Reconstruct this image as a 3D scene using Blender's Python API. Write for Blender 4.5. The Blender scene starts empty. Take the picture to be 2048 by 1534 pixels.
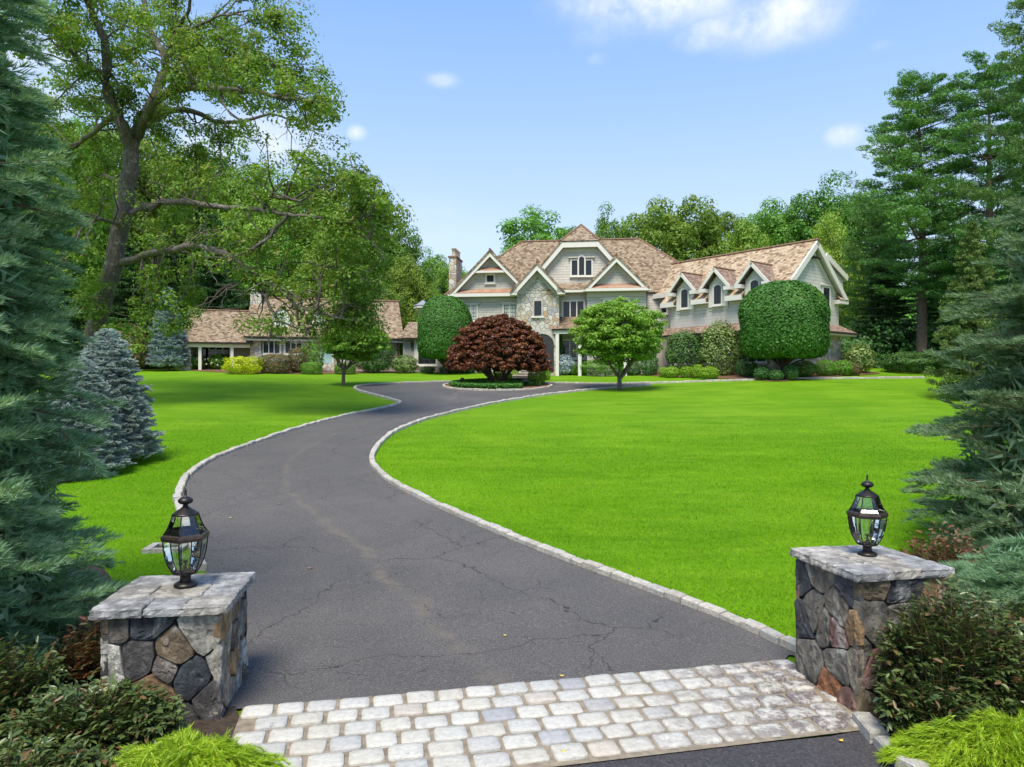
import bpy, math, random
import numpy as np
from mathutils import Vector

# ------------------------------------------------------------------ camera, sky, sun
SC = bpy.context.scene
COL = SC.collection
R = math.radians
F = 1421.0; CX = 1024.0; CY = 767.0; HC = 2.6

cam_d = bpy.data.cameras.new('camera'); cam = bpy.data.objects.new('camera', cam_d); COL.objects.link(cam)
cam.location = (0, 0, HC); cam.rotation_euler = (R(90), 0, 0)
cam_d.sensor_width = 36; cam_d.lens = 36 * F / 2048; cam_d.clip_start = 0.05; cam_d.clip_end = 3000
SC.camera = cam

SUN_EL, SUN_AZ = R(62), R(194)      # azimuth clockwise from +Y: behind the camera, to the left
w = bpy.data.worlds.new('World'); SC.world = w; w.use_nodes = True
nt = w.node_tree; nt.nodes.clear()
def wn(t, **k):
    n = nt.nodes.new(t)
    for a, b in k.items(): setattr(n, a, b)
    return n
out = wn('ShaderNodeOutputWorld'); bg = wn('ShaderNodeBackground')
sky = wn('ShaderNodeTexSky', sky_type='NISHITA', sun_disc=False, sun_elevation=SUN_EL, sun_rotation=SUN_AZ,
         air_density=1.0, dust_density=0.6, ozone_density=2.0)
bg.inputs["Strength"].default_value = 0.108
# clouds: soft white patches of the sky, placed by direction and broken up by noise
geo = wn('ShaderNodeTexCoord')
acc = None
CLOUDS = [(1330,-30,230,80,1.25),(1560,30,150,62,1.0),(1425,62,80,34,.8),(1230,30,90,60,.5),(1180,10,60,30,.45),(885,160,34,15,.62),(715,266,20,15,.75),
          (1195,118,20,12,.35),(1692,272,36,24,.85),(1765,90,24,10,.12),(70,110,110,80,.8),(30,190,120,60,.8),(520,270,150,60,.7),(420,300,90,50,.6),(860,450,160,60,.2),(1780,290,60,30,.4),(400,60,60,40,.25)]
nz = wn('ShaderNodeTexNoise'); nz.inputs['Scale'].default_value = 11; nz.inputs['Detail'].default_value = 7; nz.inputs['Roughness'].default_value = .62
nt.links.new(geo.outputs['Generated'], nz.inputs['Vector'])
off = wn('ShaderNodeVectorMath', operation='SUBTRACT'); nt.links.new(nz.outputs['Color'], off.inputs[0]); off.inputs[1].default_value = (.5,.5,.5)
for (px, py, wx, wy, s) in CLOUDS:
    d = Vector(((px-CX)/F, 1, (CY-py)/F)); L = d.length; d.normalize()
    e1 = Vector((d.y, -d.x, 0)).normalized(); e2 = e1.cross(d)
    v1 = wn('ShaderNodeVectorMath', operation='SUBTRACT'); nt.links.new(geo.outputs['Generated'], v1.inputs[0]); v1.inputs[1].default_value = d
    v2 = wn('ShaderNodeVectorMath', operation='MULTIPLY_ADD'); nt.links.new(off.outputs[0], v2.inputs[0])
    k = .55 * min(wx, wy*1.6) / F
    v2.inputs[1].default_value = (k, k, k); nt.links.new(v1.outputs[0], v2.inputs[2])
    da = wn('ShaderNodeVectorMath', operation='DOT_PRODUCT'); nt.links.new(v2.outputs[0], da.inputs[0]); da.inputs[1].default_value = e1 * (F/wx*L)
    db = wn('ShaderNodeVectorMath', operation='DOT_PRODUCT'); nt.links.new(v2.outputs[0], db.inputs[0]); db.inputs[1].default_value = e2 * (F/wy*L)
    dc = wn('ShaderNodeVectorMath', operation='DOT_PRODUCT'); nt.links.new(v1.outputs[0], dc.inputs[0]); dc.inputs[1].default_value = d * 3.0
    cmb = wn('ShaderNodeCombineXYZ')
    for i, q in enumerate((da, db, dc)): nt.links.new(q.outputs['Value'], cmb.inputs[i])
    ln = wn('ShaderNodeVectorMath', operation='LENGTH'); nt.links.new(cmb.outputs[0], ln.inputs[0])
    mr = wn('ShaderNodeMapRange', interpolation_type='SMOOTHSTEP'); nt.links.new(ln.outputs['Value'], mr.inputs[0])
    mr.inputs[1].default_value = 1.35; mr.inputs[2].default_value = .1; mr.inputs[3].default_value = 0; mr.inputs[4].default_value = s
    if acc is None: acc = mr
    else:
        mx = wn('ShaderNodeMath', operation='MAXIMUM'); nt.links.new(acc.outputs[0], mx.inputs[0]); nt.links.new(mr.outputs[0], mx.inputs[1]); acc = mx
dens = wn('ShaderNodeMapRange'); nt.links.new(nz.outputs['Fac'], dens.inputs[0]); dens.inputs[1].default_value = .3; dens.inputs[2].default_value = .62
mul = wn('ShaderNodeMath', operation='MULTIPLY', use_clamp=True); nt.links.new(acc.outputs[0], mul.inputs[0]); nt.links.new(dens.outputs[0], mul.inputs[1])
# thin whitish air over the blue
SKYLIFT = wn('ShaderNodeMix', data_type='RGBA'); SKYLIFT.inputs[0].default_value = .8
sep = wn('ShaderNodeSeparateXYZ'); nt.links.new(geo.outputs['Generated'], sep.inputs[0])
el = wn('ShaderNodeMapRange'); nt.links.new(sep.outputs[2], el.inputs[0]); el.inputs[1].default_value = 0.0; el.inputs[2].default_value = .5
grd = wn('ShaderNodeValToRGB'); nt.links.new(el.outputs[0], grd.inputs[0]); cr_ = grd.color_ramp
for k_, (p_, c_) in enumerate([(0, (.55,.61,.67)), (.35, (.42,.52,.665)), (.7, (.27,.41,.655)), (1, (.17,.32,.64))]):
    e_ = cr_.elements[k_] if k_ < 2 else cr_.elements.new(p_)
    e_.position = p_; e_.color = (*c_, 1)
gs = wn('ShaderNodeVectorMath', operation='SCALE'); nt.links.new(grd.outputs[0], gs.inputs[0]); gs.inputs[3].default_value = 6.8
nt.links.new(sky.outputs[0], SKYLIFT.inputs[6]); nt.links.new(gs.outputs[0], SKYLIFT.inputs[7])
cm = wn('ShaderNodeMix', data_type='RGBA'); nt.links.new(mul.outputs[0], cm.inputs[0])
nt.links.new(SKYLIFT.outputs[2], cm.inputs[6]); cm.inputs[7].default_value = (4.5, 4.6, 4.8, 1)
nt.links.new(cm.outputs[2], bg.inputs['Color']); nt.links.new(bg.outputs[0], out.inputs[0])

sun_d = bpy.data.lights.new('sun', 'SUN'); sun = bpy.data.objects.new('sun', sun_d); COL.objects.link(sun)
sun_d.energy = 2.5; sun_d.angle = R(26); sun_d.color = (1, .93, .80)
sd = Vector((math.sin(SUN_AZ)*math.cos(SUN_EL), math.cos(SUN_AZ)*math.cos(SUN_EL), math.sin(SUN_EL)))
sun.rotation_euler = sd.to_track_quat('Z', 'Y').to_euler(); sun.location = (-10, -20, 40)
SC.view_settings.view_transform = 'Standard'; SC.view_settings.look = 'None'
SC.view_settings.exposure = 1.2; SC.view_settings.gamma = 1
SC.render.engine = 'CYCLES'
SC.cycles.max_bounces = 6; SC.cycles.diffuse_bounces = 3; SC.cycles.glossy_bounces = 3; SC.cycles.transmission_bounces = 4
SC.cycles.transparent_max_bounces = 12; SC.cycles.use_denoising = True
SC.cycles.caustics_reflective = False; SC.cycles.caustics_refractive = False

# ------------------------------------------------------------------ terrain
_T = np.array([[0,0],[5,0],[6.5,.01],[8,.07],[10,.2],[12,.37],[15,.66],[20,1.06],[27,1.57],[33,2.07],[38,2.45],[44,2.92],[50,3.36],[60,3.85],[80,4.3],[150,5.0],[400,6.0]])
_dd = np.arange(-20, 420, .1); _gg = np.interp(_dd, _T[:,0], _T[:,1])
_k = np.hanning(31); _k /= _k.sum(); _gs = np.convolve(np.pad(_gg, 15, mode='edge'), _k, 'valid')
def sst(x, a, b):
    t = np.clip((x-a)/(b-a), 0, 1); return t*t*(3-2*t)
def G(x, y):
    g = np.interp(y, _dd, _gs)
    return g + .36*sst(x, 6, 15)*sst(y, 26, 40) + .2*sst(-x, 9, 18)*sst(y, 26, 44)
def gp(px, py):
    """ground point seen at a photo pixel"""
    k = (px-CX)/F; m = (py-CY)/F
    d = np.concatenate([np.arange(3, 20, .01), np.arange(20, 90, .03)])
    below = HC - m*d - G(k*d, d) < 0
    i = int(np.argmax(below)) if below.any() else len(d)-1
    return Vector((k*d[i], d[i], float(G(k*d[i], d[i]))))
def gz(x, y): return float(G(x, y))

# ------------------------------------------------------------------ materials
def new_mat(name):
    m = bpy.data.materials.new(name); m.use_nodes = True
    n = m.node_tree; b = n.nodes['Principled BSDF']
    return m, n, b
def N(n, t, ins=None, **k):
    q = n.nodes.new(t)
    for a, b in k.items(): setattr(q, a, b)
    for a, b in (ins or {}).items():
        s = q.inputs[a]
        if isinstance(b, bpy.types.NodeSocket): n.links.new(b, s)
        else: s.default_value = b
    return q
def c4(c): return (c[0], c[1], c[2], 1)
def mixc(n, f, a, b, mode='MIX'):
    q = N(n, 'ShaderNodeMix', data_type='RGBA', blend_type=mode)
    for i, v in ((0, f), (6, a), (7, b)):
        if isinstance(v, bpy.types.NodeSocket): n.links.new(v, q.inputs[i])
        elif i == 0: q.inputs[0].default_value = v
        else: q.inputs[i].default_value = c4(v)
    return q.outputs[2]
def ramp(n, fac, stops, interp='LINEAR'):
    q = N(n, 'ShaderNodeValToRGB', {0: fac}); e = q.color_ramp; e.interpolation = interp
    while len(e.elements) < len(stops): e.elements.new(.5)
    for i, (p, c) in enumerate(stops):
        e.elements[i].position = p; e.elements[i].color = c4(c) if len(c) == 3 else c
    return q.outputs[0]
def noise(n, vec, scale, detail=4, rough=.55, out='Fac'):
    q = N(n, 'ShaderNodeTexNoise', {'Scale': scale, 'Detail': detail, 'Roughness': rough})
    if vec is not None: n.links.new(vec, q.inputs['Vector'])
    return q.outputs[out]
def mr(n, v, a, b, c=0., d=1.):
    return N(n, 'ShaderNodeMapRange', {0: v, 1: a, 2: b, 3: c, 4: d}).outputs[0]
def bump(n, b, h, dist=.01, strength=1.):
    q = N(n, 'ShaderNodeBump', {'Height': h, 'Distance': dist, 'Strength': strength}); n.links.new(q.outputs[0], b.inputs['Normal'])
def pos(n): return N(n, 'ShaderNodeTexCoord').outputs['Object']
def uv(n): return N(n, 'ShaderNodeTexCoord').outputs['UV']

def simple(name, col, rough=.6, metal=0., var=.12, scale=8, bmp=0.):
    m, n, b = new_mat(name); p = pos(n); f = noise(n, p, scale, 5)
    c = mixc(n, mr(n, f, .3, .7), [v*(1-var) for v in col], [v*(1+var) for v in col])
    n.links.new(c, b.inputs['Base Color']); b.inputs['Roughness'].default_value = rough; b.inputs['Metallic'].default_value = metal
    if bmp: bump(n, b, f, bmp)
    return m
def leaf_mat(name, c1, c2, c3=None, trans=.28, rough=.55, clump=.5, objvar=.0, p3=.06, spec=.35):
    m, n, b = new_mat(name); out = n.nodes['Material Output']
    g = N(n, 'ShaderNodeNewGeometry'); rnd = g.outputs['Random Per Island']
    f = noise(n, pos(n), clump, 2)
    s = N(n, 'ShaderNodeMath', {0: rnd, 1: .62}, operation='MULTIPLY').outputs[0]
    s2 = N(n, 'ShaderNodeMath', {0: mr(n, f, .35, .65), 1: .38, 2: s}, operation='MULTIPLY_ADD').outputs[0]
    c = mixc(n, s2, c1, c2)
    if c3:
        t = N(n, 'ShaderNodeMath', {0: N(n, 'ShaderNodeMath', {0: rnd, 1: 7.31}, operation='MULTIPLY').outputs[0]}, operation='FRACT').outputs[0]
        k = N(n, 'ShaderNodeMath', {0: t, 1: p3}, operation='LESS_THAN').outputs[0]
        c = mixc(n, k, c, c3)
    if objvar:
        o = N(n, 'ShaderNodeObjectInfo').outputs['Random']
        h = N(n, 'ShaderNodeHueSaturation', {'Hue': mr(n, o, 0, 1, .5-.03*objvar, .5+.025*objvar), 'Saturation': 1., 'Value': mr(n, N(n,'ShaderNodeMath',{0:N(n,'ShaderNodeMath',{0:o,1:5.3},operation='MULTIPLY').outputs[0]},operation='FRACT').outputs[0], 0, 1, 1-.3*objvar, 1+.3*objvar), 'Color': c})
        c = h.outputs[0]
    n.links.new(c, b.inputs['Base Color']); b.inputs['Roughness'].default_value = rough
    b.inputs['Specular IOR Level'].default_value = spec
    tr = N(n, 'ShaderNodeBsdfTranslucent', {'Color': mixc(n, 1., c, (1.25, 1.2, .6), 'MULTIPLY')})
    ms = N(n, 'ShaderNodeMixShader', {0: trans, 1: b.outputs[0], 2: tr.outputs[0]})
    n.links.new(ms.outputs[0], out.inputs[0])
    return m
def bark_mat(name, c1, c2, scale=6, lichen=None):
    m, n, b = new_mat(name); p = pos(n)
    mp = N(n, 'ShaderNodeMapping', {'Vector': p, 'Scale': (1, 1, .25)})
    f = noise(n, mp.outputs[0], scale*3, 6, .65)
    c = mixc(n, mr(n, f, .35, .65), c1, c2)
    if lichen: c = mixc(n, mr(n, noise(n, p, 3.2, 5, .7), .56, .66), c, lichen)
    n.links.new(c, b.inputs['Base Color']); b.inputs['Roughness'].default_value = .9; bump(n, b, f, .03)
    return m
def frac(n, v, row):
    d = N(n, 'ShaderNodeMath', {0: v, 1: row}, operation='DIVIDE').outputs[0]
    return N(n, 'ShaderNodeMath', {0: d}, operation='FRACT').outputs[0]
def shingle_mat(name, pal, row=.15, bw=.16, gap=(.03,.02,.015), blend=.5, rough=.85, patch=None, wob=.02):
    m, n, b = new_mat(name); u = uv(n)
    dz = N(n, 'ShaderNodeVectorMath', {0: noise(n, u, 3, 3, .5, 'Color'), 1: (.5,.5,.5)}, operation='SUBTRACT').outputs[0]
    u2 = N(n, 'ShaderNodeVectorMath', {0: dz, 1: (wob, wob, 0), 2: u}, operation='MULTIPLY_ADD').outputs[0]
    sx = N(n, 'ShaderNodeSeparateXYZ', {0: u2})
    br = N(n, 'ShaderNodeTexBrick', {'Vector': u2, 'Color1': (0,0,0,1), 'Color2': (1,1,1,1), 'Mortar': (.5,.5,.5,1), 'Scale': 1., 'Mortar Size': .006,
           'Mortar Smooth': .2, 'Bias': 0., 'Brick Width': bw, 'Row Height': row}, offset=.45)
    rv = N(n, 'ShaderNodeSeparateColor', {0: br.outputs['Color']}).outputs[0]
    rv = N(n, 'ShaderNodeMath', {0: noise(n, u, .9, 5, .65), 1: 1.2*blend, 2: N(n, 'ShaderNodeMath', {0: rv, 1: 1-.6*blend}, operation='MULTIPLY').outputs[0]}, operation='MULTIPLY_ADD').outputs[0]
    k = len(pal); c = ramp(n, mr(n, rv, .18, 1.05), [(i/(k-1), p) for i, p in enumerate(pal)])
    if patch: c = mixc(n, mr(n, noise(n, u, .45, 4, .6), .5, .66), c, patch)
    saw = frac(n, sx.outputs[1], row)
    butt_shade = mr(n, saw, 0., .13, 1., 0.)        # shadow line at each butt end, painted in the gap colour
    c = mixc(n, N(n, 'ShaderNodeMath', {0: butt_shade, 1: .55}, operation='MULTIPLY', use_clamp=True).outputs[0], c, gap)
    c = mixc(n, N(n, 'ShaderNodeMath', {0: br.outputs['Fac'], 1: .45}, operation='MULTIPLY', use_clamp=True).outputs[0], c, gap)
    n.links.new(c, b.inputs['Base Color']); b.inputs['Roughness'].default_value = rough
    inv = N(n, 'ShaderNodeMath', {0: 1., 1: saw}, operation='SUBTRACT').outputs[0]
    h = N(n, 'ShaderNodeMath', {0: rv, 1: .3, 2: inv}, operation='MULTIPLY_ADD').outputs[0]
    bump(n, b, h, .02)
    return m
def rubble_mat(name, pal, scale=3.0, mortar=(.42,.39,.33), mw=.05):
    m, n, b = new_mat(name); u = uv(n)
    dz = N(n, 'ShaderNodeVectorMath', {0: noise(n, u, 4, 3, .5, 'Color'), 1: (.5,.5,.5)}, operation='SUBTRACT').outputs[0]
    u2 = N(n, 'ShaderNodeVectorMath', {0: dz, 1: (.16,.16,0), 2: u}, operation='MULTIPLY_ADD').outputs[0]
    v1 = N(n, 'ShaderNodeTexVoronoi', {'Vector': u2, 'Scale': scale}, voronoi_dimensions='2D')
    v2 = N(n, 'ShaderNodeTexVoronoi', {'Vector': u2, 'Scale': scale}, voronoi_dimensions='2D', feature='DISTANCE_TO_EDGE')
    r = N(n, 'ShaderNodeSeparateColor', {0: v1.outputs['Color']}).outputs[0]
    c = ramp(n, r, [((i+.0)/len(pal), p) for i, p in enumerate(pal)], 'CONSTANT')
    f = noise(n, u, 14, 5, .7)
    c = mixc(n, .6, c, ramp(n, f, [(.25, (.45,.43,.4)), (.75, (1.35,1.35,1.35))]), 'MULTIPLY')
    k = mr(n, v2.outputs['Distance'], 0., mw, 1., 0.)
    c = mixc(n, k, c, mortar)
    n.links.new(c, b.inputs['Base Color']); b.inputs['Roughness'].default_value = .85
    h = N(n, 'ShaderNodeMath', {0: mr(n, v2.outputs['Distance'], 0, .1), 1: N(n, 'ShaderNodeMath', {0: f, 1: .35}, operation='MULTIPLY').outputs[0]}, operation='ADD').outputs[0]
    bump(n, b, h, .04)
    return m
def stone_attr_mat(name, lich=.65, dirt=(.02,.018,.015)):
    """stones whose own colour comes from a per-face colour, weathered by noise"""
    m, n, b = new_mat(name); p = pos(n)
    a = N(n, 'ShaderNodeVertexColor', layer_name='Col').outputs[0]
    mp = N(n, 'ShaderNodeMapping', {'Vector': p, 'Scale': (1, 1, .5), 'Rotation': (.5, .3, 0)}).outputs[0]
    c = mixc(n, .85, a, ramp(n, noise(n, mp, 9, 8, .68), [(.3, (.22,.21,.20)), (.48, (.85,.83,.8)), (.66, (1.9,1.85,1.78))]), 'MULTIPLY')
    c = mixc(n, mr(n, noise(n, mp, 4.5, 7, .7), .56, .66, 0, lich), c, (.5,.5,.47))
    c = mixc(n, mr(n, noise(n, p, 60, 3, .7), .55, .7, 0, .5), c, dirt)
    n.links.new(c, b.inputs['Base Color']); b.inputs['Roughness'].default_value = .75
    h = noise(n, p, 16, 9, .75); bump(n, b, h, .05)
    return m
def glass_thin(name, tint=(.9,.93,.9), gloss=.04):
    m, n, b = new_mat(name); out = n.nodes['Material Output']
    t = N(n, 'ShaderNodeBsdfTransparent', {'Color': c4(tint)}); g = N(n, 'ShaderNodeBsdfGlossy', {'Roughness': .03, 'Color': (1,1,1,1)})
    fr = N(n, 'ShaderNodeFresnel', {'IOR': 1.5}); f = N(n, 'ShaderNodeMath', {0: fr.outputs[0], 1: gloss}, operation='ADD').outputs[0]
    ms = N(n, 'ShaderNodeMixShader', {0: f, 1: t.outputs[0], 2: g.outputs[0]}); n.links.new(ms.outputs[0], out.inputs[0])
    return m

M = {}
# lawn
m, n, b = new_mat('lawn_turf'); p = pos(n)
mp = N(n, 'ShaderNodeMapping', {'Vector': p, 'Scale': (.35, 1.2, 1), 'Rotation': (0,0,.1)}).outputs[0]
f1 = noise(n, mp, 1.1, 6, .65); f2 = noise(n, p, 26, 4, .7); f3 = noise(n, p, .22, 3)
c = mixc(n, mr(n, f1, .36, .64), (.108,.255,.005), (.18,.35,.014))
c = mixc(n, mr(n, f3, .4, .65, 0, .55), c, (.16,.34,.004))
c = mixc(n, mr(n, noise(n, mp, 2.6, 6, .7), .60, .74, 0, .4), c, (.24,.36,.03))
c = mixc(n, mr(n, noise(n, p, .6, 4, .6), .5, .75, 0, .5), c, (.24,.37,.02))
c = mixc(n, mr(n, noise(n, p, .17, 5, .6), .5, .62, 0, .45), c, (.10,.25,.006))
c = mixc(n, .5, c, ramp(n, f2, [(.3, (.5,.55,.5)), (.7, (1.35,1.3,1.35))]), 'MULTIPLY')
n.links.new(c, b.inputs['Base Color']); b.inputs['Roughness'].default_value = .9; b.inputs['Specular IOR Level'].default_value = .1
bump(n, b, N(n, 'ShaderNodeMath', {0: f2, 1: noise(n, p, 90, 2)}, operation='ADD').outputs[0], .03)
M['lawn'] = m
m, n, b = new_mat('grass_blade'); p = pos(n); out_ = n.nodes['Material Output']
mp = N(n, 'ShaderNodeMapping', {'Vector': p, 'Scale': (.35, 1.2, 1), 'Rotation': (0,0,.1)}).outputs[0]; g = N(n, 'ShaderNodeNewGeometry').outputs['Random Per Island']
c = mixc(n, mr(n, noise(n, mp, 1.1, 6, .65), .36, .64), (.135,.35,.005), (.235,.50,.012)); c = mixc(n, mr(n, noise(n, mp, 2.6, 6, .7), .54, .68, 0, .7), c, (.40,.56,.04))
c = mixc(n, mr(n, noise(n, p, .17, 5, .6), .5, .62, 0, .5), c, (.12,.34,.006)); c = mixc(n, mr(n, g, 0, 1, 0, .45), c, (.10,.30,.004)); c = mixc(n, mr(n, noise(n, p, .5, 3), .5, .68, 0, .5), c, (.30,.52,.015)); n.links.new(c, b.inputs['Base Color']); b.inputs['Roughness'].default_value = .8; b.inputs['Specular IOR Level'].default_value = .03
tr = N(n, 'ShaderNodeBsdfTranslucent', {'Color': c}); ms = N(n, 'ShaderNodeMixShader', {0: .35, 1: b.outputs[0], 2: tr.outputs[0]}); n.links.new(ms.outputs[0], out_.inputs[0]); M['blade'] = m
# asphalt
def asphalt(name, base, cracks=True):
    m, n, b = new_mat(name); p = pos(n)
    f = noise(n, p, .5, 6, .6); g = noise(n, p, 55, 4, .85)
    c = mixc(n, mr(n, f, .3, .7), [v*.84 for v in base], [base[0]*1.22, base[1]*1.16, base[2]*1.12])
    c = mixc(n, mr(n, noise(n, p, 1.7, 5, .7), .55, .75, 0, .5), c, [base[0]*1.45, base[1]*1.32, base[2]*1.2])
    c = mixc(n, .85, c, ramp(n, g, [(.32, (.3,.3,.3)), (.52, (1,1,1)), (.66, (2.1,2.05,2.))]), 'MULTIPLY')
    c = mixc(n, mr(n, noise(n, p, 70, 1), .74, .79, 0, .5), c, (.42,.4,.36))
    la = N(n, 'ShaderNodeAttribute', attribute_name='lat').outputs['Fac']; la = N(n, 'ShaderNodeMath', {0: noise(n, p, .9, 4, .6), 1: .16, 2: la}, operation='MULTIPLY_ADD').outputs[0]
    for ctr, wid, amt, kc in ((.52, .035, .55, (1.9,1.65,1.25)), (.80, .06, .22, (1.3,1.25,1.2)), (.33, .06, .22, (1.3,1.25,1.2))):
        dd_ = N(n, 'ShaderNodeMath', {0: N(n, 'ShaderNodeMath', {0: la, 1: ctr+.06}, operation='SUBTRACT').outputs[0]}, operation='ABSOLUTE').outputs[0]
        kk = N(n, 'ShaderNodeMath', {0: mr(n, dd_, wid, 0, 0, amt), 1: mr(n, noise(n, p, 2.2, 5, .7), .4, .62)}, operation='MULTIPLY').outputs[0]
        if cracks: c = mixc(n, kk, c, [base[q]*kc[q] for q in range(3)])
    h = g
    if cracks:
        dz = N(n, 'ShaderNodeVectorMath', {0: noise(n, p, 1.5, 5, .6, 'Color'), 1: (.5,.5,.5)}, operation='SUBTRACT').outputs[0]
        q = N(n, 'ShaderNodeVectorMath', {0: dz, 1: (.75,.75,0), 2: p}, operation='MULTIPLY_ADD').outputs[0]
        for sc_, wd, lo, hi in ((.42, .0055, .42, .50), (1.15, .009, .50, .57), (2.8, .017, .55, .62)):
            v = N(n, 'ShaderNodeTexVoronoi', {'Vector': q, 'Scale': sc_}, voronoi_dimensions='2D', feature='DISTANCE_TO_EDGE').outputs['Distance']
            k = N(n, 'ShaderNodeMath', {0: mr(n, v, wd*.3, wd, 1, 0), 1: mr(n, noise(n, p, .33+sc_*.1, 4, .6), lo, hi)}, operation='MULTIPLY', use_clamp=True).outputs[0]
            c = mixc(n, N(n, 'ShaderNodeMath', {0: k, 1: .88}, operation='MULTIPLY').outputs[0], c, (.02,.018,.017))
    n.links.new(c, b.inputs['Base Color']); b.inputs['Roughness'].default_value = .78; b.inputs['Specular IOR Level'].default_value = .35
    bump(n, b, h, .006)
    return m
M['asphalt'] = asphalt('driveway_asphalt', (.089,.085,.082))
M['road'] = asphalt('road_asphalt', (.05,.048,.052), False)
M['mulch'] = simple('bark_mulch', (.16,.075,.04), .95, var=.6, scale=35, bmp=.03)
M['soil'] = simple('dark_leaf_litter', (.05,.032,.02), .95, var=.6, scale=30, bmp=.04)
M['joint'] = simple('sandy_joint', (.22,.18,.13), .95, var=.35, scale=14, bmp=.01)
# granite setts
m, n, b = new_mat('granite_sett'); p = pos(n); g = N(n, 'ShaderNodeNewGeometry').outputs['Random Per Island']
c = ramp(n, g, [(0,(.50,.47,.405)),(.3,(.56,.54,.48)),(.6,(.46,.45,.42)),(.8,(.60,.57,.51)),(.93,(.33,.335,.35)),(1,(.55,.48,.39))])
c = mixc(n, .7, c, ramp(n, noise(n, p, 22, 8, .75), [(.3,(.62,.6,.58)),(.55,(1,1,1)),(.75,(1.15,1.15,1.15))]), 'MULTIPLY')
c = mixc(n, mr(n, noise(n, p, 9, 7, .8), .62, .68, 0, .75), c, (.1,.09,.085))
sxx = N(n, 'ShaderNodeSeparateXYZ', {0: p}).outputs[0]
st = N(n, 'ShaderNodeMath', {0: mr(n, sxx, .6, 2.3), 1: mr(n, noise(n, p, 7, 7, .75), .44, .56)}, operation='MULTIPLY').outputs[0]
c = mixc(n, N(n, 'ShaderNodeMath', {0: st, 1: .85}, operation='MULTIPLY').outputs[0], c, (.1,.07,.07))
n.links.new(c, b.inputs['Base Color']); b.inputs['Roughness'].default_value = .75; bump(n, b, noise(n, p, 45, 6, .7), .012)
M['sett'] = m
m, n, b = new_mat('kerb_granite'); p = pos(n); g = N(n, 'ShaderNodeNewGeometry').outputs['Random Per Island']
c = ramp(n, g, [(0,(.40,.37,.32)),(.5,(.52,.49,.43)),(.8,(.42,.41,.38)),(1,(.58,.54,.47))])
c = mixc(n, .8, c, ramp(n, noise(n, p, 14, 7, .75), [(.32,(.5,.47,.42)),(.6,(1,1,1)),(.8,(1.15,1.15,1.1))]), 'MULTIPLY')
n.links.new(c, b.inputs['Base Color']); b.inputs['Roughness'].default_value = .85; bump(n, b, noise(n, p, 30, 6, .7), .02)
M['kerb'] = m
M['pillar_stone'] = stone_attr_mat('pillar_fieldstone')
M['cap'] = stone_attr_mat('bluestone_slab', .25, (.2,.19,.18))
M['mortar'] = simple('dark_mortar', (.05,.045,.04), .95, scale=20, bmp=.02)
M['bronze'] = simple('aged_bronze', (.032,.028,.027), .42, .7, .35, 25, .001)
M['rimcopper'] = simple('rubbed_bronze_rim', (.085,.062,.052), .4, .7, .3, 30)
M['lglass'] = glass_thin('lantern_glass')
M['candle'] = simple('candle_sleeve', (.05,.045,.04), .6)
M['bulb'] = glass_thin('clear_bulb', (.95,.9,.8), .2)
PALR = [(.11,.07,.04),(.19,.13,.075),(.25,.175,.105),(.32,.24,.155),(.21,.14,.08),(.44,.365,.27)]
M['roof'] = shingle_mat('cedar_shingle_roof', PALR, .17, .19, blend=.16)
M['roofsunlit'] = shingle_mat('sunlit_cedar_roof', [(.17,.105,.055),(.32,.22,.125),(.42,.31,.19),(.50,.39,.26),(.34,.24,.14),(.56,.47,.35)], .18, .2, blend=.22)  # wing roof cedar with its golden sunlit tone put into the colour
M['roofred'] = shingle_mat('reddish_cedar_roof', [(.12,.075,.055),(.19,.12,.085),(.25,.17,.125),(.34,.26,.20)], .16, .18)
M['ridge'] = simple('ridge_cap_shingle', (.20,.12,.075), .9, var=.4, scale=6)
M['copper'] = shingle_mat('copper_pent', [(.30,.15,.09),(.36,.2,.13),(.42,.27,.19)], .6, .42, gap=(.1,.05,.035), rough=.5)
M['siding'] = shingle_mat('painted_shingle_siding', [(.46,.44,.38),(.51,.485,.42),(.56,.53,.46)], .18, .2, gap=(.2,.19,.16), blend=.3, rough=.7, wob=.006)
M['sidingw'] = shingle_mat('pale_shingle_siding', [(.56,.53,.475),(.60,.57,.515),(.64,.605,.55)], .2, .26, gap=(.25,.24,.22), blend=.3, rough=.7, wob=.006)
M['clap'] = shingle_mat('clapboard', [(.33,.32,.27),(.36,.35,.3)], .14, 6., gap=(.14,.135,.11), blend=.3, rough=.7, wob=.003)
M['trim'] = simple('cream_trim', (.68,.65,.585), .55, var=.04)
M['frieze'] = simple('frieze_board', (.50,.475,.40), .6, var=.05)
M['frame'] = simple('window_sash', (.03,.03,.03), .5)
M['white'] = simple('white_sash', (.62,.63,.62), .5, var=.04)
m, n, b = new_mat('window_pane'); b.inputs['Base Color'].default_value = (.012,.016,.02,1); b.inputs['Roughness'].default_value = .06; M['pane'] = m
m, n, b = new_mat('curtained_pane'); 
c = mixc(n, mr(n, noise(n, uv(n), 3, 2), .4, .6), (.42,.48,.42), (.55,.6,.55)); n.links.new(c, b.inputs['Base Color']); b.inputs['Roughness'].default_value = .1; M['curtain'] = m
M['gutter'] = simple('dark_gutter', (.035,.025,.02), .45, .5)
M['mint'] = simple('mint_door_paint', (.36,.55,.5), .45, var=.03)
PALS = [(.56,.50,.40),(.40,.40,.40),(.62,.58,.50),(.50,.42,.30),(.62,.60,.55),(.38,.38,.38),(.53,.45,.34),(.58,.55,.48),(.46,.31,.18),(.52,.50,.45),(.42,.36,.29)]
M['rubble'] = rubble_mat('rubble_stone_facade', PALS, 3.4, (.40,.37,.31))
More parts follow.
